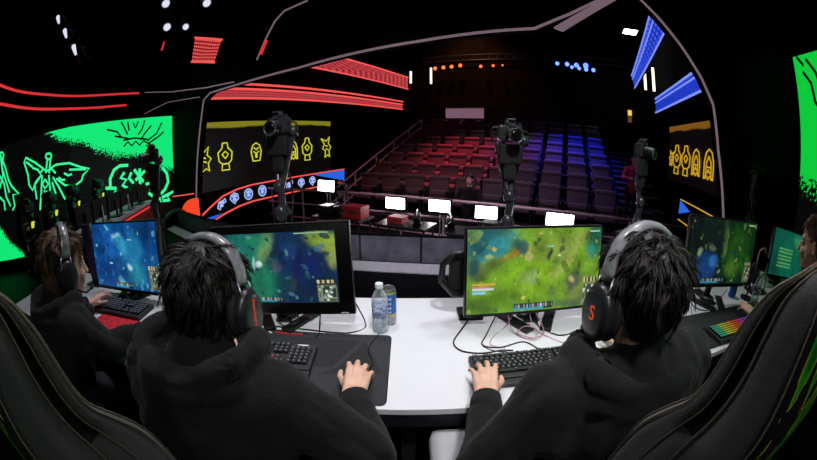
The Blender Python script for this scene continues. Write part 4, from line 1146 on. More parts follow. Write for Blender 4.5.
# mousepads
def pad(loc, w, d, rz, m, label, art):
    t = tag(empty('mousepad', loc, rz), label, 'mousepad')
    n = 6; r = .02; pts = []
    for sx, sy, a0 in ((1, 1, 0), (-1, 1, 90), (-1, -1, 180), (1, -1, 270)):
        for i in range(n): a = radians(a0 + 90 * i / (n-1)); pts.append((sx*(w/2 - r) + r*cos(a), sy*(d/2 - r) + r*sin(a), 0))
    b = B(); b.slab(pts, (0, 0, .0035), 1); b.build('cloth', m, t)
    b = B(); b.tube([V(p) + V((0, 0, .002)) for p in pts], .0022, 6, closed=True); b.build('stitched_edge', 'matte', t)
    art(t); return t
def art2(t):
    b = B(); z = .0037
    b.slab([(-.28, -.02, z), (.09, -.02, z), (.17, .15, z), (-.28, .155, z)], (0, 0, .0003), 1)
    b.slab([(.05, -.06, z), (.11, -.02, z), (.185, .15, z), (.26, -.04, z)], (0, 0, .00035), 1)
    b.build('printed_shapes', 'pad2', t)
    b = B(); z = .0038
    for i in range(9): b.slab([(-.185 + i*.0135, .168, z), (-.176 + i*.0135, .168, z), (-.172 + i*.0135, .179, z), (-.181 + i*.0135, .179, z)], (0, 0, .0004), 1)
    b.build('print_lettering', 'redmark', t)
    b = B()
    for a in (.6, -.6): b.box((-.215, .178, z), (.05, .006, .0006), (0, 0, a))
    b.build('print_cross', 'whitemark', t)
pad((-.345, .902, DT), .56, .385, 0, 'pad', 'large dark grey mousepad with red print under the mouse hand', art2)
def art1(t):
    b = B(); b.slab([(-.14, -.1, .0037), (.1, -.12, .0037), (.12, -.06, .0037), (-.1, -.02, .0037)], (0, 0, .0004), 1); b.build('printed_shape', 'matte', t)
pad((-1.32, .86, DT), .5, .26, .0, 'redpad', 'red mousepad with black print at the left player keyboard', art1)
pad((1.62, .85, DT), 1.0, .30, radians(-4), 'pad2', 'black desk mat under the rainbow lit keyboard', lambda t: None)

# mice
def mouse(loc, rz, label):
    t = tag(empty('computer_mouse', loc, rz), label, 'mouse')
    b = B(); b.ell((0, 0, .014), (.031, .058, .022)); b.box((0, 0, .006), (.05, .1, .01), bev=.004); o = solid(b, 'shell', 'black', t, .003, 4)
    b = B(); b.cyl((-.003, .03, .034), (.003, .03, .034), .009); b.build('wheel', 'grey', t, True)
    b = B(); b.tube([(0, .055, .008), (.01, .12, .004), (-.02, .2, .004), (.0, .3, .004)], .0022, 6, smooth=5); b.build('cord', 'cable', t)
mouse((-.142, .80, DT + .004), -.1, 'black computer mouse under the hand on the dark grey mousepad')

# drinks
def bottle(loc, label, h=.205, r=.031):
    t = tag(empty('water_bottle', loc), label, 'bottle')
    k = h / .205
    pr = [(.02, 0), (r*.92, .004), (r, .015), (r*.93, .03), (r, .045), (r, .06), (r*.96, .064), (r, .07), (r, .125), (r*.96, .13), (r, .136), (r*.9, .155), (r*.6, .175), (.0125, .186), (.0125, .195)]
    b = B(); b.lathe([(a, z*k) for a, z in pr]); b.build('body', 'clear', t, True)
    b = B(); b.lathe([(a*.93, z*k + .002) for a, z in pr[:11]] ); b.build('water', 'water', t, True)
    b = B(); b.lathe([(r*1.01, .074*k), (r*1.01, .122*k)]); b.v = b.v; o = b.build('label_wrap', 'labelclear', t, True)
    b = B(); b.lathe([(.0145, .19*k), (.0150, .192*k), (.0150, .207*k), (.0135, .21*k)]); b.build('cap', 'capwhite', t, 'auto')
    return t
mm, nt, bb = nodes('printed_film')
tc = nt.nodes.new('ShaderNodeTexCoord'); wv = nt.nodes.new('ShaderNodeTexNoise'); wv.inputs['Scale'].default_value = 45
mp = nt.nodes.new('ShaderNodeMapping'); mp.inputs['Scale'].default_value = (1, 1, 2.5)
nt.links.new(tc.outputs['Object'], mp.inputs[0]); nt.links.new(mp.outputs[0], wv.inputs['Vector'])
g = nt.nodes.new('ShaderNodeMath'); g.operation = 'GREATER_THAN'; g.inputs[1].default_value = .5
nt.links.new(wv.outputs['Fac'], g.inputs[0])
mx = nt.nodes.new('ShaderNodeMix'); mx.data_type = 'RGBA'; mx.inputs['A'].default_value = lin('#c9d2ea') + [1]; mx.inputs['B'].default_value = lin('#3c58ac') + [1]
nt.links.new(g.outputs[0], mx.inputs['Factor']); nt.links.new(mx.outputs['Result'], bb.inputs['Base Color'])
trn = nt.nodes.new('ShaderNodeBsdfTransparent'); ms = nt.nodes.new('ShaderNodeMixShader'); ms.inputs[0].default_value = .55
nt.links.new(trn.outputs[0], ms.inputs[1]); nt.links.new(bb.outputs[0], ms.inputs[2]); nt.links.new(ms.outputs[0], nt.nodes['Material Output'].inputs['Surface'])
M['labelclear'] = mm
bottle((-.108, 1.135, DT), 'clear water bottle with white cap standing by the blue can', h=.20)
bottle((2.02, .935, DT), 'clear water bottle at the right, beside the dim green monitor')
t = tag(empty('drink_can', (-.078, 1.20, DT)), 'tall blue drink can with lime and silver rim behind the water bottle', 'can')
b = B(); b.lathe([(.022, 0), (.027, .004), (.030, .012), (.030, .045)]); b.build('silver_base', 'steel', t, 'auto')
b = B(); b.lathe([(.0302, .045), (.0302, .14)]); bd = b.build('body', 'canblue', t, 'auto')
b = B(); b.lathe([(.0303, .045), (.0303, .052)]); b.build('lime_band', 'canlime', t, 'auto')
b = B(); b.lathe([(.0303, .138), (.029, .146)]); b.build('lime_band', 'canlime', t, 'auto')
b = B(); b.lathe([(.029, .146), (.025, .154), (.0262, .156), (.0262, .159), (.023, .158), (.022, .155)]); b.build('lid', 'steel', t, 'auto')
b = B(); b.box((0, .004, .159), (.012, .02, .0015), bev=.0006); b.build('ring_pull', 'steel', t)
b = B()
for i, (z, w) in enumerate(((.12, .03), (.1, .022), (.08, .028), (.062, .02))):
    for j in range(3):
        a = -pi/2 - .35 + j*.3; b.box((.0304*cos(a), .0304*sin(a), z), (.0012, .006, .010), (0, .2, a))
b.build('lettering', 'whitemark', t)
t = tag(empty('drink_can', (1.945, 1.10, DT)), 'blue drink can under the dim dark green monitor at right', 'can')
b = B(); b.lathe([(.024, 0), (.03, .006), (.03, .115), (.025, .125)]); b.build('body', 'canblue', t, 'auto')
b = B(); b.lathe([(.025, .125), (.025, .128), (.02, .126)]); b.build('lid', 'steel', t, 'auto')
# phone-like folding stand between the right monitors
t = tag(empty('phone_holder', (2.27, 1.06, DT), -.3), 'pale pinkish loop shaped device holder between the two right monitors', 'holder')
b = B(); b.tube([(-.05, 0, .0), (-.06, .02, .24), (-.02, .03, .29), (.04, .03, .27), (.1, .01, .08), (.1, 0, 0)], .007, 8, smooth=5); b.build('loop', 'pink', t, True)
b = B(); b.box((.02, .03, .15), (.09, .012, .2), (.1, .35, 0), bev=.005); b.build('device', 'gloss', t)
b = B(); b.box((.02, .02, .008), (.2, .12, .016), bev=.005); b.build('base', 'black', t)
t = tag(empty('headset_stand', (2.06, 1.03, DT)), 'small black cluttered stand behind the right water bottle', 'stand')
b = B(); b.cyl((0, 0, 0), (0, 0, .012), .05); b.cyl((0, 0, 0), (0, 0, .2), .008); b.build('post', 'black', t)
b = B(); b.tube([(-.04, 0, .14), (-.03, 0, .21), (.02, 0, .22), (.05, 0, .15)], .012, 8, smooth=5); b.ell((-.04, 0, .13), (.02, .03, .04)); b.ell((.05, 0, .13), (.02, .03, .04)); b.build('cups', 'cup', t, True)

# purple board and small white box seen between left player and the blue monitor
t = tag(empty('side_divider', (-1.98, 1.2, DT), 0), 'dark purple divider board at the left edge of the deep blue monitor', 'divider')
b = B(); b.box((-.06, .1, .2), (.1, .03, .4), bev=.01); b.build('board', 'purplewall', t)
b = B(); b.box((-.06, .1, .006), (.16, .12, .012), bev=.004); b.build('foot', 'black', t)

# the angular black loop sticking out behind the left edge of the green monitor
t = tag(empty('headphone_hook', (.2, 1.25, DT)), 'black angular bracket sticking out behind the left edge of the green monitor', 'bracket')
b = B(); b.tube([(.06, 0, .28), (-.02, -.01, .285), (-.065, -.01, .24), (-.07, -.01, .17), (-.02, -.01, .11), (.06, 0, .10)], .014, 8); b.build('loop', 'black', t, True)
b = B(); b.box((.0, .01, .195), (.08, .02, .16), (0, 0, .2), bev=.01); b.cyl((.06, .01, 0), (.06, .01, .28), .012); b.box((.06, .01, .006), (.1, .1, .012)); b.build('plate', 'matte', t)

# cables
def cable(pts, r, m, label):
    b = B(); b.tube([(x, y, DT + z + r) for x, y, z in pts], r, 7, smooth=8)
    tag(b.build('cable', m, None, True), label, 'cable')
cable([(.26, 1.2, .03), (.2, 1.12, 0), (.165, 1.04, 0), (.19, .985, 0), (.26, .965, 0), (.33, .975, 0), (.37, .955, .01)], .0032, 'cable', 'thick black cable looping left of the green monitor stand')
cable([(.37, 1.22, .02), (.3, 1.09, 0), (.27, 1.02, 0), (.33, .995, 0), (.43, 1.02, 0), (.47, .97, 0), (.465, .94, .02)], .0028, 'cable', 'black cable curving from monitor stand to the keyboard of green monitor player')
cable([(.55, 1.25, .1), (.53, 1.13, 0), (.58, 1.05, 0), (.63, 1.04, 0), (.69, 1.06, 0), (.80, 1.08, 0)], .003, 'cable', 'black cable running right from the green monitor stand')
cable([(.27, 1.01, 0), (.31, .975, 0), (.4, .95, 0), (.38, .945, .015)], .002, 'cable', 'thin black cable crossing under the thick loop')
cable([(.62, .93, .02), (.63, .96, .005), (.70, 1.02, 0), (.78, 1.04, .03), (.85, 1.1, 0)], .0028, 'cable', 'black cable from the right end of keyboard toward the headset')
cable([(.41, 1.2, .06), (.4, 1.12, .02), (.43, 1.06, 0), (.48, 1.02, .01), (.5, 1.07, .02), (.46, 1.1, .02), (.42, 1.07, .01), (.47, 1.03, .01), (.53, 1.06, .01), (.52, 1.15, .05)], .0022, 'pink', 'pinkish cable coiled in a knot before the green monitor stand')
cable([(.45, 1.2, .05), (.38, 1.13, 0), (.33, 1.08, 0), (.3, 1.02, 0), (.35, .99, 0)], .002, 'pink', 'pale pinkish cable wandering left of the coiled knot')
cable([(.5, 1.2, .06), (.5, 1.1, .01), (.55, 1.03, 0), (.6, .97, 0), (.57, .945, .01)], .002, 'pink', 'pale thin cable hanging to the right of the coiled knot')
cable([(-.24, 1.22, .12), (-.2, 1.2, .06), (-.17, 1.16, .0), (-.22, 1.11, 0), (-.3, 1.105, 0), (-.42, 1.115, 0), (-.55, 1.12, 0)], .003, 'cable', 'black cable from the right edge of the teal monitor along the mousepad')
cable([(-.36, 1.2, .05), (-.35, 1.13, .02), (-.345, 1.09, .006), (-.35, 1.05, .01)], .003, 'cable', 'short black cable hanging from the teal monitor over the mousepad')
cable([(-.55, 1.17, .03), (-.5, 1.1, .02), (-.44, 1.12, .03), (-.46, 1.16, .05), (-.52, 1.14, .01)], .0028, 'cable', 'black cable bundle below the teal monitor beside the headset')
cable([(1.42, 1.16, .1), (1.46, 1.08, .02), (1.55, 1.02, 0), (1.65, 1.03, .03), (1.72, 1.02, .1)], .003, 'cable', 'black cable sagging under the dim green monitor')
cable([(1.45, 1.1, .08), (1.40, 1.0, 0), (1.55, .93, 0), (1.7, 1.0, .0)], .0015, 'cable', 'thin black wire crossing the desk under the dim green monitor')
cable([(1.2, .86, .006), (1.35, .87, .006), (1.5, .85, .01)], .0025, 'cable', 'black cable lying on the black desk mat')
cable([(-1.6, 1.2, .05), (-1.52, 1.16, .01), (-1.42, 1.15, .0), (-1.4, 1.13, .03)], .003, 'cable', 'black cables below the deep blue monitor')

# pale stool in front of the desk
t = tag(empty('stool', (.155, .60, 0)), 'pale grey stool with rounded seat before the white desk, beside the sleeve', 'stool')
b = B(); b.box((0, 0, .635), (.19, .17, .07), bev=.03); b.build('seat', 'pale', t, True)
b = B(); b.cyl((0, 0, .02), (0, 0, .605), .03); b.build('column', 'steel', t)
b = B(); b.lathe([(.16, 0), (.16, .012), (.04, .03)]); b.build('foot', 'steel', t, 'auto')

# ================================================================ GIMBAL CAMERAS BEHIND THE DESK
M['camgrey'] = mat('camera_shell', '#34343a', .28, .2, scale=50)
def make_gimbal(zc, yaw, floor=0.0, big=1.0):
    """origin on the floor; camera body centre at height zc, lens looking to -Y"""
    r = empty('gimbal_camera')
    b = B(); b.cyl((0, .03, .02), (0, .03, zc - .42), .014, .012, 10); b.lathe([(.14, 0), (.14, .015), (.03, .03)], (0, .03, 0)); b.build('pole', 'black', r, 'auto')
    b = B(); b.cap((0, .02, zc - .44), (.01, .0, zc - .30), .022, .02, 10); b.ell((.0, .0, zc - .42), (.035, .03, .05)); b.cap((.01, .02, zc - .36), (.03, .04, zc - .42), .012, .016, 8); b.build('grip', 'camgrey', r, True)
    b = B(); b.tube([(.01, 0, zc - .3), (.02, .03, zc - .22), (.045, .03, zc - .13), (.078, .03, zc)], .015, 8, smooth=5); b.cyl((.06, .03, zc), (.1, .03, zc), .028, n=14)
    b.tube([(-.005, 0, zc - .26), (-.025, .03, zc - .18), (-.05, .02, zc - .1), (-.07, .02, zc - .01)], .012, 8, smooth=5); b.ell((0, 0, zc - .28), (.03, .03, .035)); b.build('gimbal_arm', 'camgrey', r, True)
    b = B(); b.box((0, .01, zc - .07), (.12, .05, .1), bev=.012); b.box((0, .015, zc - .155), (.07, .045, .09), bev=.015); b.build('motor_box', 'matte', r)
    body = B(); body.box((0, .02, zc + .035), (.125, .055, .08), bev=.014); body.box((0, .015, zc + .085), (.05, .05, .03), bev=.012); body.cyl((.045, .01, zc + .075), (.045, .01, zc + .088), .012)
    bo = body.build('camera_body', 'camgrey', r)
    b = B(); b.cyl((0, -.01, zc + .03), (0, -.075, zc + .02), .034, .036, 20); ln = b.build('lens', 'black', r, 'auto')
    b = B(); b.ell((0, -.076, zc + .02), (.027, .006, .027)); b.build('front_glass', 'gloss', ln, True)
    b = B(); b.tube([(.033*cos(a), -.074, zc + .02 + .033*sin(a)) for a in [2*pi*i/20 for i in range(20)]], .004, 6, closed=True); b.build('lens_glint_ring', 'steel', ln, True)  # steel ring added for the bright arc round the lens
    for q in ([(-.062, .02, zc + .06), (-.09, .03, zc + .05), (-.085, .03, zc - .02)], [(.062, .02, zc + .05), (.1, .02, zc + .04), (.095, .02, zc)]):
        b = B(); b.tube(q, .005, 6, smooth=4); b.build('strap_loop', 'cable', r)
    b = B(); b.box((0, .004, zc + .103), (.036, .05, .008), bev=.003); b.box((0, -.019, zc + .075), (.03, .004, .012)); b.build('glint_plate', 'steel', r)  # steel plates added on the hump to stand for its highlights
    b = B(); b.tube([(.02, .03, zc - .1), (.05, .05, zc - .3), (.03, .05, zc - .5), (.02, .04, zc - .8)], .005, 6, smooth=5); b.build('cord', 'cable', r)
    r.rotation_euler = (0, 0, yaw)
    return r
for x, y, zc, yaw, lab in ((-.655, 1.62, 1.52, -.15, 'gimbal camera on black pole behind the teal monitor'), (.50, 1.62, 1.47, .05, 'gimbal camera on leaning black arm behind the green monitor'),
        (1.40, 1.66, 1.46, .5, 'gimbal camera above the head of the player at the green monitor'), (2.92, 1.62, 1.52, .8, 'dim gimbal camera at the right, before the black side wall'), (-1.6, 1.64, 1.45, -.4, 'gimbal camera above the deep blue monitor at left')):
    g = make_gimbal(zc, yaw); g.location = (x, y, 0)
    tag(g, lab, 'camera', 'gimbal cameras behind the desk')

# ================================================================ FIXTURES ABOVE THE STAGE (UPPER LEFT)
def par(loc, aim, r, label, ln=.3):
    d = (V(aim) - V(loc)).normalized(); p = V(loc)
    t = tag(empty('stage_spotlight', loc), label, 'spotlight', 'chrome spotlights above the stage')
    b = B(); b.cyl(p, p - d * ln, r, r * .7, 18); b.ell(p - d * ln, r * .7); adopt(b.build('can', 'steel', None, 'auto'), t, loc)
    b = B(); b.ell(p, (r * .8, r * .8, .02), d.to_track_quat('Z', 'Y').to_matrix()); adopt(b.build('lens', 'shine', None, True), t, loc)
    x = d.cross(V((0, 0, 1))).normalized() * (r + .02)
    b = B(); q = p - d * ln * .5; b.tube([q - x, q - x + V((0, 0, .22)), q + x + V((0, 0, .22)), q + x], .012, 6); b.cyl(q + V((0, 0, .22)), q + V((0, 0, .5)), .015, n=6); adopt(b.build('bracket', 'matte'), t, loc)
par(V((-4.26, 4.5, 4.36)), (-2.6, 3.4, 3.3), .10, 'chrome spotlight at the very top of the picture, left one of two')
par(V((-3.24, 4.5, 4.02)), (-1.9, 3.6, 3.0), .09, 'chrome spotlight at the top of the picture, right one of two')
par(V((-4.11, 4.5, 3.82)), (-2.9, 3.6, 3.0), .09, 'chrome spotlight hanging below the top left one', .2)
par(V((-3.64, 4.5, 3.68)), (-2.9, 3.2, 3.0), .07, 'narrow chrome spotlight right of the hanging one', .2)
LB = V((-4.3, 2.3, 3.4))
t = tag(empty('light_batten', LB), 'string of small chrome lamps slanting down at the upper left', 'light')
for i in range(6):
    p = V((-4.80, 2.3, 3.85)).lerp(V((-3.74, 2.3, 2.88)), i / 5); q = p + V((.07, .02, -.12))
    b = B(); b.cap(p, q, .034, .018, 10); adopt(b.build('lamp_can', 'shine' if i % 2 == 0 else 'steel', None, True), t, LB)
    b = B(); b.tube([p + V((.10, .1, -.02)), p + V((.13, .1, -.07)), p + V((.18, .1, -.06))], .008, 6); adopt(b.build('clamp', 'steel'), t, LB)
b = B(); b.tube([(-4.9, 2.4, 4.0), (-3.7, 2.4, 2.9)], .02, 6); adopt(b.build('bar', 'matte'), t, LB)
b = B()
for dz in (0, .3):
    b.cyl((-6, 3.2, 4.9 + dz), (0, 3.2, 4.9 + dz), .025, n=8)
for i in range(18):
    b.cyl((-6 + i*.33, 3.2, 4.9), (-6 + i*.33 + .17, 3.2, 5.2), .012, n=6)
tag(b.build('stage_truss', 'grey'), 'dark metal truss above the stage at the upper left', 'truss')
t = tag(empty('stage_spotlight', V((3.78, 1.82, 3.46))), 'small blue glowing spotlight at the upper right above the stage', 'spotlight')
b = B(); b.cyl((3.78, 1.82, 3.46), (3.93, 1.97, 3.66), .06, .045); adopt(b.build('can', 'black', None, 'auto'), t, V((3.78, 1.82, 3.46)))
b = B(); b.ell((3.778, 1.818, 3.457), (.05, .05, .025), (.6, -.5, 0)); adopt(b.build('lens', glow('dim_blue_lens', '#2a50c8', .8), None, True), t, V((3.78, 1.82, 3.46)))
# ================================================================ PEOPLE
def merged(dst, src, mtx):
    src.v = [tuple(mtx @ V(p)) for p in src.v]; dst.add(src.v, src.f); return dst

def hand_shape(side, curl, spread=.10, lift=0, thumb_in=0):
    """wrist at origin, fingers along +Y, back of hand up. side +1 = right hand (thumb on -X)"""
    b = B(); s = side
    kn = [(-.030, .088, .012), (-.010, .094, .016), (.010, .090, .013), (.028, .080, .005)]
    ln = [.075, .083, .076, .060]
    for i, (x, y, z) in enumerate(kn):
        b.cap((x*.55*s, .0, 0), (x*s, y, z), .0185, .0115 if i < 3 else .0105, 10)
    b.cap((-.012*s, .02, -.006), (.016*s, .03, -.008), .018, .017, 10)
    b.ell((-.022*s, .038, -.006), (.017, .03, .014), (0, 0, .5*s))
    for i, (x, y, z) in enumerate(kn):
        p = V((x*s, y, z)); az = (i - 1.4) * spread * s; a = radians(-8 + lift); L = ln[i]
        r = .0092 if i < 3 else .008
        for j, (k, da) in enumerate(((.46, .35), (.30, .95), (.24, .7))):
            a += radians(curl[i]) * da
            q = p + V((sin(az) * cos(a), cos(az) * cos(a), -sin(a))) * L * k
            b.cap(p, q, r, r * .93, 10); p = q; r *= .93
    b.cap((-.014*s, .018, -.006), (-.040*s, .050, -.010), .016, .0118, 10)
    b.cap((-.040*s, .050, -.010), (-(.056 - thumb_in)*s, .078, -.014), .0115, .010, 10)
    b.cap((-(.056 - thumb_in)*s, .078, -.014), (-(.058 - 1.6*thumb_in)*s, .102, -.018), .010, .0082, 10)
    return b

def frame(p, d, up=(0, 0, 1)):
    """matrix at p with +Y along d and +Z near up"""
    y = V(d).normalized(); x = y.cross(V(up)).normalized(); z = x.cross(y)
    m = Matrix((x, y, z)).transposed().to_4x4(); m.translation = V(p); return m

def head_shape():
    b = B()
    b.ell((0, -.012, .045), (.077, .096, .088)); b.ell((0, .028, -.03), (.060, .064, .080)); b.ell((0, .060, -.082), (.032, .028, .026))
    b.ell((0, .020, -.07), (.052, .05, .035)); b.cap((0, .088, .018), (0, .108, -.022), .010, .0125, 10); b.ell((0, .108, -.026), (.016, .012, .009))
    b.ell((-.03, .075, -.03), (.025, .02, .025)); b.ell((.03, .075, -.03), (.025, .02, .025)); b.ell((0, .079, .032), (.052, .016, .012))
    b.ell((0, .088, -.055), (.024, .010, .007)); b.ell((0, .087, -.065), (.021, .010, .007))
    for s in (-1, 1): b.ell((s*.080, -.006, -.002), (.011, .021, .033), (0, 0, s*.35))
    return b

def hair_shape(b, Mx, seed, length, style, n=1500, nape=-.52):
    """base cap plus many tapered locks"""
    rnd = random.Random(seed); base = B()
    base.ell((0, -.022, .053), (.083, .101, .091)); base.ell((0, -.052, .0), (.073, .060, .078))
    if style == 'bob': base.ell((0, -.035, -.03), (.085, .085, .10))
    vs = []
    for p in base.v:
        q = V(p); q = q + q.normalized() * .006 * noise.noise(q * 40); vs.append(tuple(Mx @ q))
    b.add(vs, base.f)
    wh = V((.015, -.045, .14)); k = 0; tries = 0
    while k < n and tries < n * 8:
        tries += 1
        a = rnd.uniform(0, 2*pi); h = rnd.uniform(-.8, 1)
        r = math.sqrt(max(0, 1 - h*h)); d = V((r*cos(a), r*sin(a), h))
        if d.y > .25 and h < (.5 if style != 'bob' else .4): continue
        if h < -.1 and d.y > -.05: continue
        if h < nape and style != 'bob': continue
        root = V((d.x*.080, -.02 + d.y*.097, .05 + d.z*.086)) if h > -.2 else V((d.x*.072, -.045 + d.y*.066, .03 + d.z*.095))
        flow = (root - wh); flow = flow - d * flow.dot(d)
        flow = flow.normalized() if flow.length > 1e-4 else V((1, 0, 0))
        down = V((0, 0, -1)); down = down - d * down.dot(d)
        bias = V((rnd.uniform(-.5, .5), rnd.uniform(-.4, .4), rnd.uniform(-.2, .3)))
        flow = (flow * .9 + down * .5 + bias).normalized()
        side = d.cross(flow).normalized()
        L0 = length * rnd.uniform(.75, 1.3); curl = rnd.uniform(-1, 1); ph = rnd.uniform(0, 6); lift = rnd.uniform(.006, .017)
        for q in range(9):
            off = side * rnd.uniform(-.008, .008) + flow * rnd.uniform(-.006, .006)
            L = L0 * rnd.uniform(.8, 1.1); w = rnd.uniform(.0010, .0020); tipj = rnd.uniform(-.006, .006); lf = lift + rnd.uniform(-.003, .003)
            pts = []
            for j in range(6):
                t = j / 5
                wig = (.009 if style == 'curly' else .003) * sin(ph + t * 3.6) * t + curl * .018 * t * t + tipj * t
                pts.append(Mx @ (root + off * (1 - .55 * t) + d * (lf * sin(min(t * 2.4, 2.5)) - .004) + flow * L * t + down * .012 * t * t + side * wig))
            b.tube(pts, w, 3, taper=lambda t: max(.15, 1 - t ** 3))
        k += 1

def headset(name_label, Mx, marks=None, cat='headset', mic=1, wide=1.0):
    """worn headset; Mx is the head frame"""
    loc = Mx.translation.copy()
    t = tag(empty('gaming_headset', loc), name_label, cat, 'headsets worn by players')
    R = Mx
    def put(b): b.v = [tuple(R @ V(p)) for p in b.v]; return b
    # padded band
    path = [V((.103*cos(a), -.008, .050 + .103*sin(a))) for a in [radians(-2 + 184*i/24) for i in range(25)]]
    b = B(); vs = []; fs = []; n = 10
    for i, p in enumerate(path):
        tgt = (path[min(24, i+1)] - path[max(0, i-1)]).normalized(); nx = V((0, 1, 0)); ny = tgt.cross(nx)
        th = .011 if 4 < i < 20 else .007
        vs += [p + nx * .021*cos(2*pi*k/n) + ny * th*sin(2*pi*k/n) for k in range(n)]
    for i in range(24): fs += [(i*n + k, i*n + (k+1) % n, (i+1)*n + (k+1) % n, (i+1)*n + k) for k in range(n)]
    fs += [tuple(reversed(range(n))), tuple(range(24*n, 25*n))]
    b.add(vs, fs); adopt(put(b).build('headband', 'band', None, True), t, loc)
    for s in (-1, 1):
        b = B()
        b.tube([(s*.104, .008, .055), (s*.116, .012, .035), (s*.112, .012, .0)], .003, 6); b.tube([(s*.104, -.032, .055), (s*.118, -.038, .03), (s*.112, -.03, -.005)], .003, 6)
        adopt(put(b).build('slider', 'steel', None, True), t, loc)
        b = B(); b.lathe([(.030, 0), (.047, .004), (.052, .014), (.052, .026), (.046, .034), (.030, .037)], (0, 0, 0), 26)
        S = Matrix.Translation((s*.094, -.008, -.018)) @ Euler((0, s*pi/2, 0)).to_matrix().to_4x4() @ Matrix.Scale(1.25, 4, (1, 0, 0)) @ Matrix.Scale(.9, 4)
        b.v = [tuple(S @ V(p)) for p in b.v]
        cup = put(b).build('ear_cup', 'cup', None, True); adopt(cup, t, loc)
        b = B(); b.tube([S @ V((.043*cos(a), .043*sin(a), -.004)) for a in [2*pi*i/20 for i in range(20)]], .013, 8, closed=True)
        c = put(b).build('ear_cushion', 'matte', None, True); adopt(c, cup, loc); c.matrix_parent_inverse = Matrix.Identity(4)
        if marks and marks[0] == s:
            m = R @ Matrix.Translation((s*(.094+.0338), -.008, -.018)) @ Matrix(((0, 0, s), (s, 0, 0), (0, 1, 0))).to_4x4() @ marks[2]
            x = text(marks[1], marks[3], 'cup_lettering', 'orange', cup, m)
    if mic:
        s = mic; b = B(); b.tube([(s*.105, .02, -.06), (s*.09, .07, -.085), (s*.05, .115, -.08)], .004, 6, smooth=6); b.cap((s*.055, .112, -.08), (s*.035, .122, -.078), .008, .008, 8)
        adopt(put(b).build('microphone', 'black', None, True), t, loc)
    return t

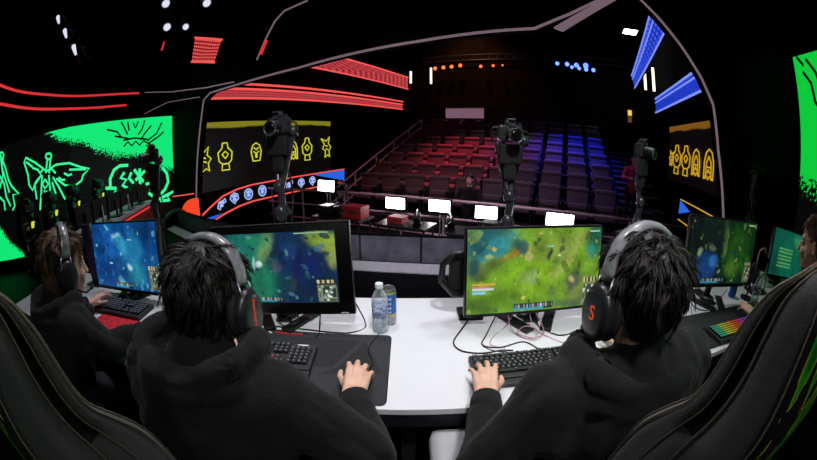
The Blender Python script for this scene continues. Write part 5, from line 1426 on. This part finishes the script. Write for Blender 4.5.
def make_person(P):
    hd = V(P['head']); Mx = Matrix.Translation(hd) @ Euler((-P.get('pitch', 0), P.get('roll', 0), P.get('yaw', 0)), 'XYZ').to_matrix().to_4x4()
    sc = P.get('scale', 1.04); Mh = Mx @ Matrix.Scale(sc, 4)
    pel, ch = V(P['pelvis']), V(P['chest']); nk = ch.lerp(hd, .45); vox = P.get('voxel', .0042)
    body = B(); merged(body, head_shape(), Mh)
    sh, el, wr, fd = P['shoulders'], P['elbows'], P['wrists'], P['fingers']
    nb = V(P['neck'])
    body.cap(Mh @ V((0, -.022, -.03)), nb, .052, .058, 14)
    body.cap(nb, ch, .07, .12, 14); body.cap(ch, pel, .12, .13, 14)
    for i in (0, 1):
        body.cap(nb, sh[i], .06, .055, 12); body.cap(sh[i], el[i], .046, .038, 12); body.cap(el[i], wr[i], .037, .0255, 12)
        d = V(fd[i][0]).normalized(); m = frame(wr[i], d, fd[i][1])
        merged(body, hand_shape(1 if i else -1, fd[i][2], fd[i][3], *(fd[i][4:])), m)
    kn, ft = P['knees'], P['feet']
    for i in (0, 1):
        s = -1 if i == 0 else 1
        hip = pel + V((s*.09, .02, -.02)); body.cap(hip, kn[i], .075, .055, 12); body.cap(kn[i], ft[i], .052, .04, 12)
    # a whole person is the body mesh with clothes, hair and eyes as children
    o = solid(body, 'person', 'skin', None, vox, 4)
    tag(o, P['label'], 'person')
    # eyes
    for s in (-1, 1):
        b = B(); b.ell((0, 0, 0), .0125); b.v = [tuple(Mh @ (V(p) + V((s*.031, .080, .012)))) for p in b.v]
        e = b.build('eye', 'eye', o, True)
        b = B(); b.ell((0, 0, 0), (.006, .003, .006)); b.v = [tuple(Mh @ (V(p) + V((s*.031, .0915, .012)))) for p in b.v]; b.build('iris', 'gloss', e, True)
    if P.get('hair'):
        b = B(); hair_shape(b, Mh, P['seed'], P['hair'][1], P['hair'][0], P['hair'][3], P.get('nape', -.52)); b.build('hair', P['hair'][2], o, True, fix=False)
    # hoodie
    b = B(); w = P.get('wide', 1.0)
    b.cap(nb + V((0, -.02, -.02)), ch, .085, .15*w, 16); b.cap(ch, pel + V((0, 0, .06)), .155*w, .150*w, 16)
    ax = (sh[1] - sh[0]).normalized() if isinstance(sh[0], V) else (V(sh[1]) - V(sh[0])).normalized()
    b.cap(ch - ax*.07*w, ch + ax*.07*w, .135*w, .135*w, 16); b.cap(pel - ax*.05*w + V((0, 0, .05)), pel + ax*.05*w + V((0, 0, .05)), .135*w, .135*w, 16)
    for i in (0, 1):
        s_, e_, w_ = V(sh[i]), V(el[i]), V(wr[i])
        b.cap(nb + V((0, -.02, -.04)), s_, .085, .088, 16); b.cap(ch + V((0, -.01, .02)), s_, .14, .088, 16); b.cap(ch + V((0, -.02, -.1)), s_ - V((0, .02, .06)), .14, .08, 16); b.cap(s_, e_, .086, .064, 14)
        wq = w_ - (w_ - e_).normalized() * .045
        b.cap(e_, wq, .062, .043, 14); b.ell(wq - (w_ - e_).normalized()*.02, .047)
    b.cap(nb + V((0, -.03, -.02)), nb.lerp(hd, .22) + V((0, -.015, 0)), .08, P.get('collar', .072), 14)
    if P.get('hood', True):
        # hood: thick rolled edge round the neck and a pouch hanging behind
        f = V((0, 1, 0)); f.rotate(Euler((0, 0, P.get('yaw', 0)*.5)))
        r = V((f.y, -f.x, 0)); c = nb + V((0, 0, P.get('hoodz', .0)))
        ring = [c + r*(.150*cos(a)) - f*(.120*sin(a)) + V((0, 0, .012*cos(2*a))) for a in [radians(-40 + 260*i/22) for i in range(23)]]
        for p, q in zip(ring, ring[1:]): b.cap(p, q, .030, .030, 10)
        b.ell(c - f*.078 + V((0, 0, -.12)), (.170, .098, .120)); b.ell(c - f*.095 + V((0, 0, -.19)), (.12, .075, .09))
        for j in range(4):
            arc = []
            for i in range(15):
                a = radians(-88 + 176*i/14)
                arc.append(c + r*((.172 - .012*j)*sin(a)) - f*((.140 + .012*j - .008*j*j)*cos(a)) + V((0, 0, -.035 - .024*j - .050*j*cos(a)**2)))
            for p, q in zip(arc, arc[1:]): b.cap(p, q, .023, .023, 8)
        for s in (-1, 1): b.cap(c + r*s*.145 + f*.05, c + r*s*.06 + f*.13 + V((0, 0, -.09)), .034, .03, 10)
    hd_ = solid(b, 'hoodie', 'hood', o, P.get('hvox', .007), 7, P.get('fold', .008), .12)
    for i in (0, 1):
        e_, w_ = V(el[i]), V(wr[i]); d = (w_ - e_).normalized(); b = B()
        q = d.to_track_quat('Z', 'Y').to_matrix()
        b.lathe([(.034, 0), (.043, .004), (.044, .03), (.041, .055), (.0345, .06), (.031, .055)], n=24)
        b.v = [tuple(q @ V(p) + w_ - d*.065) for p in b.v]; b.build('cuff', 'rib', hd_, True)
    # trousers and shoes
    b = B()
    for i in (0, 1):
        s = -1 if i == 0 else 1
        b.cap(pel + V((s*.09, .02, -.02)), kn[i], .092, .07, 12); b.cap(kn[i], V(ft[i]) + V((0, 0, .05)), .068, .055, 12)
    b.cap(pel - ax*.07, pel + ax*.07, .115, .115, 12)
    solid(b, 'trousers', 'trouser', o, .014, 6)
    for i in (0, 1):
        b = B(); p = V(ft[i]); b.cap(p + V((0, -.03, -.01)), p + V((0, .16, -.02)), .05, .042, 12); solid(b, 'shoe', 'shoe', o, .008, 4)
    return o, Mh

def seat_legs(x, y0=.75, w=.12):
    return [V((x - w, y0, .54)), V((x + w, y0, .54))], [V((x - w - .02, y0 + .05, .09)), V((x + w + .02, y0 + .05, .09))]
# player with the mouse (second from the left)
kn, ft = seat_legs(-.53, .80)
p2, M2 = make_person(dict(label='person in black hoodie with dark tousled hair, right hand on mouse, seen from behind', seed=11,
    head=(-.455, .605, 1.115), yaw=radians(-4), pitch=radians(14), roll=radians(-3), neck=(-.475, .52, 1.0), chest=(-.47, .455, .85), pelvis=(-.55, .40, .655),
    shoulders=[V((-.65, .50, .955)), V((-.275, .50, .945))], elbows=[V((-.76, .56, .79)), V((-.085, .49, .775))], wrists=[V((-.64, .78, .80)), V((-.150, .695, .80))],
    fingers=[((.35, 1, -.05), (0, 0, 1), (35, 35, 35, 40), .1), ((.06, 1, .04), (.12, 0, 1), (40, 38, 40, 48), .16, 6)],
    knees=kn, feet=ft, hair=('curly', .052, 'hair', 480), hoodz=.045, collar=.082, fold=.014, scale=1.0))
headset('black headset with grey band and orange lettering on the person with the mouse', M2, (1, 'SteelSeries', Matrix.Rotation(radians(90), 4, 'Z') @ Matrix.Rotation(radians(180), 4, 'Z'), .016), mic=-1)
# player at the green monitor
kn, ft = seat_legs(.55, .80)
p3, M3 = make_person(dict(label='person in black hoodie with black hair, left hand on keyboard of the green monitor', seed=23,
    head=(.475, .515, 1.165), yaw=radians(3), pitch=radians(8), roll=radians(2), neck=(.49, .468, 1.03), chest=(.515, .47, .87), pelvis=(.60, .50, .655),
    shoulders=[V((.305, .47, .97)), V((.69, .47, .985))], elbows=[V((.165, .46, .775)), V((.86, .62, .80))], wrists=[V((.215, .688, .795)), V((.80, .84, .795))],
    fingers=[((.10, 1, .02), (.05, 0, 1), (22, 26, 28, 26), .15, 4), ((-.1, 1, 0), (0, 0, 1), (40, 40, 40, 45), .12)],
    knees=kn, feet=ft, hair=('curly', .048, 'hair', 450), nape=-.26, collar=.066, hoodz=.012, fold=.014, scale=1.0))
headset('black headset with grey band and orange mark on the person at the green monitor', M3, (-1, 'S', Matrix.Rotation(radians(0), 4, 'Z'), .042), mic=-1)
# left player, seen from the side
kn, ft = seat_legs(-1.36, .88)
kn = [k - V((0, 0, .05)) for k in kn]
p1, M1 = make_person(dict(label='person with brown hair in black hoodie at the left end, face in profile', seed=31,
    head=(-1.30, .66, 1.13), yaw=radians(-18), pitch=radians(12), neck=(-1.33, .58, 1.0), chest=(-1.35, .54, .86), pelvis=(-1.40, .46, .655),
    shoulders=[V((-1.53, .60, .955)), V((-1.16, .55, .955))], elbows=[V((-1.75, .70, .83)), V((-1.13, .66, .82))], wrists=[V((-1.66, .95, .80)), V((-1.06, .86, .80))],
    fingers=[((.15, 1, .0), (0, 0, 1), (30, 32, 34, 36), .12, 0), ((.2, 1, 0), (0, 0, 1), (35, 35, 38, 40), .12)],
    knees=kn, feet=ft, hair=('bob', .05, 'brown', 380), voxel=.005, fold=.010, hoodz=.03))
headset('black headset with chrome band on the brown-haired person at the left end', M1, None, mic=1)
# right player, mostly outside the picture
kn, ft = seat_legs(1.88, .8)
p4, M4 = make_person(dict(label='person with brown hair at the right edge, only part of the face in view', seed=41,
    head=(1.87, .52, 1.23), yaw=radians(10), pitch=radians(6), neck=(1.88, .45, 1.09), chest=(1.88, .42, .9), pelvis=(1.88, .42, .655),
    shoulders=[V((1.70, .44, 1.03)), V((2.06, .44, 1.03))], elbows=[V((1.66, .56, .80)), V((2.1, .56, .80))], wrists=[V((1.74, .76, .80)), V((2.05, .72, .80))],
    fingers=[((.1, 1, 0), (0, 0, 1), (30, 30, 30, 35), .12, 0), ((-.1, 1, 0), (0, 0, 1), (35, 35, 38, 40), .12)],
    knees=kn, feet=ft, hair=('short', .05, 'brown', 300), voxel=.006, hvox=.01))
# chair proper for the two outer players
for x, lab in ((-1.485, 'black gaming chair of the brown-haired person at the left end'), (1.89, 'black gaming chair of the person at the right edge')):
    c = copy_tree(chair); c.location = (x, .33, 0); tag(c, lab, 'chair', 'gaming chairs at the white desk')
# two figures among the seats
def spectator(u, v, z, label, cloth, standing):
    o0 = H(u, v, z); f = H(0, -1, 0); r = H(1, 0, 0); up = V((0, 0, 1))
    def L(a, b_, c): return o0 + r*a + f*b_ + up*c
    b = B(); hz_ = 1.62 if standing else 1.12
    Mx = frame(L(0, 0, hz_), f)
    merged(b, head_shape(), Mx); b.cap(L(0, 0, hz_-.08), L(0, 0, hz_-.2), .05, .06)
    sh = hz_ - .24; hip = hz_ - .72
    b.cap(L(0, 0, sh-.05), L(0, 0, hip), .13, .12)
    arms = [(L(-.19, 0, sh), L(-.3, .1, sh-.22), L(-.12, .28, sh-.2)), (L(.19, 0, sh), L(.28, .12, sh-.22), L(.1, .28, sh-.2))]
    for a in arms: b.cap(L(0, 0, sh-.03), a[0], .07, .06); b.cap(a[0], a[1], .05, .04); b.cap(a[1], a[2], .038, .028)
    for i, a in enumerate(arms): merged(b, hand_shape(1 if i else -1, (40, 40, 40, 40)), frame(a[2], f))
    for s in (-1, 1):
        if standing: b.cap(L(s*.1, 0, hip), L(s*.1, .02, .48), .09, .06); b.cap(L(s*.1, .02, .48), L(s*.1, 0, .06), .06, .045)
        else: b.cap(L(s*.1, 0, hip+.04), L(s*.12, .42, .5), .085, .06); b.cap(L(s*.12, .42, .5), L(s*.12, .44, .06), .06, .045)
    o = solid(b, 'person', 'skin', None, .012, 4); tag(o, label, 'person')
    c = B(); c.cap(L(0, 0, sh-.05), L(0, 0, hip), .16, .15)
    for a in arms: c.cap(L(0, 0, sh-.03), a[0], .09, .075); c.cap(a[0], a[1], .066, .055); c.cap(a[1], a[2].lerp(a[1], .15), .052, .04)
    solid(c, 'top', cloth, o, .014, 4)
    c = B()
    for s in (-1, 1):
        if standing: c.cap(L(s*.1, 0, hip), L(s*.1, .02, .48), .105, .08); c.cap(L(s*.1, .02, .48), L(s*.1, 0, .1), .075, .06)
        else: c.cap(L(s*.1, 0, hip+.04), L(s*.12, .42, .5), .1, .075); c.cap(L(s*.12, .42, .5), L(s*.12, .44, .1), .07, .055)
    solid(c, 'trousers', 'trouser', o, .016, 4)
    h = B(); hair_shape(h, Mx, 5, .05, 'short', 40); h.build('hair', 'hair', o, True, fix=False)
spectator(-2.0, 7.15, -1.0, 'person in dark clothes standing before the seats, left of the central gimbal camera', 'hood', True)
spectator(1.90, 8.62, -.262, 'pink-lit person standing by the right aisle beyond the seats', 'pinklitcloth', True)
# ================================================================ LIGHT AND CAMERA
def spot(name, loc, aim, power, col, size, blend=.5, r=.15):
    l = bpy.data.lights.new(name, 'SPOT'); l.energy = power; l.color = lin(col); l.spot_size = radians(size); l.spot_blend = blend; l.shadow_soft_size = r
    o = bpy.data.objects.new(name, l); COL.objects.link(o); o.location = loc
    o.rotation_euler = (V(aim) - V(loc)).to_track_quat('-Z', 'Y').to_euler(); return o
# overhead stage lamps on the desk, then other spots, some added as fill
spot('desk_light', (-.3, 2.3, 4.4), (-.3, 1.0, .74), 205, '#f8f6fa', 55, .6, .25)
spot('desk_light', (1.3, 2.2, 4.4), (1.0, 1.0, .74), 160, '#f8f6fa', 55, .6, .25)
spot('desk_light', (-1.9, 2.2, 4.4), (-1.7, 1.0, .74), 130, '#f2f3ff', 50, .6, .25)
spot('desk_light', (.2, -.4, 4.4), (.1, .8, .74), 60, '#f8f6fa', 50, .6, .3)
spot('opposing_desk_light', (-3.0, 4.2, 4.6), (-4.5, 3.6, .74), 170, '#e8f0ff', 60, .7, .25)
spot('pit_light', H(-2.5, 3.9, 4.2), H(-2.5, 4.6, -.2), 60, '#d8c8e0', 100, .8, .2)
spot('sill_fill', H(-1.8, 1.9, 3.6), H(-1.6, 4.1, -.2), 330, '#e6e0f0', 44, .9, .2)  # fill added from the stage side to brighten sill and barrier
spot('rail_fill', H(-2.0, 3.8, 3.6), H(-1.8, 6.6, -.1), 240, '#ffd0e4', 90, .9, .2)  # fill added to make the railing stand out
spot('wall_wash', H(-4.5, 14.0, 7.6), H(-4.5, 16.4, 4.8), 260, '#ffb080', 100, .9, .2)
spot('gimbal_fill', (.4, -.3, 3.5), (.4, 1.62, 1.4), 230, '#ffffff', 66, .7, .1)  # fill added behind the viewpoint to brighten the gimbal cameras
spot('chair_back_fill', (0, -1.6, 3.4), (0, .3, 1.0), 45, '#ffffff', 70, .8, .3)  # unseen fill added to brighten the chair backs
# coloured house lights on the seats
spot('seat_light', H(-5.0, 5.2, 5.6), H(-4.0, 9.0, 0), 200, '#ff3a4a', 44, .8)
spot('seat_light', H(-3.2, 9.4, 7.8), H(-3.0, 10.3, .6), 4500, '#ff1038', 34, .9)
spot('seat_light', H(-1.2, 9.8, 7.8), H(-1.1, 10.8, .8), 1500, '#a818ff', 30, .9)
spot('seat_light', H(1.0, 5.2, 5.6), H(-.2, 9.4, 0), 150, '#8a60ff', 46, .8)
spot('seat_light', H(.5, 10.2, 7.8), H(.45, 11.2, .9), 6500, '#1c30ff', 36, .9)
spot('seat_light', H(-1.8, 9.6, 8.0), H(-1.9, 9.3, -.2), 620, '#ffd8e4', 66, .8)
spot('seat_light', H(2.6, 9.0, 6), H(2.2, 9.6, 0), 120, '#5a60ff', 50, .8)
W = bpy.data.worlds.new('dark_hall'); SC.world = W; W.use_nodes = True
W.node_tree.nodes['Background'].inputs['Color'].default_value = (.6, .55, .7, 1)
W.node_tree.nodes['Background'].inputs['Strength'].default_value = .006

cam = bpy.data.cameras.new('camera'); co = bpy.data.objects.new('camera', cam); COL.objects.link(co)
co.location = (0, 0, 1.45); co.rotation_euler = (radians(75), 0, 0)
cam.type = 'PANO'
cam.sensor_width = 36; cam.clip_start = .01; cam.clip_end = 100
for tgt in (cam, getattr(cam, 'cycles', None)):
    try:
        tgt.panorama_type = 'FISHEYE_EQUISOLID'; tgt.fisheye_lens = 15.0; tgt.fisheye_fov = radians(220)
    except Exception as e:
        pass
SC.camera = co
SC.view_settings.view_transform = 'Standard'
SC.view_settings.look = 'None'
SC.view_settings.exposure = 0
SC.view_settings.gamma = 1
SC.view_settings.use_curve_mapping = False
SC.cycles.max_bounces = 6
SC.cycles.transparent_max_bounces = 12
SC.cycles.sample_clamp_indirect = 3
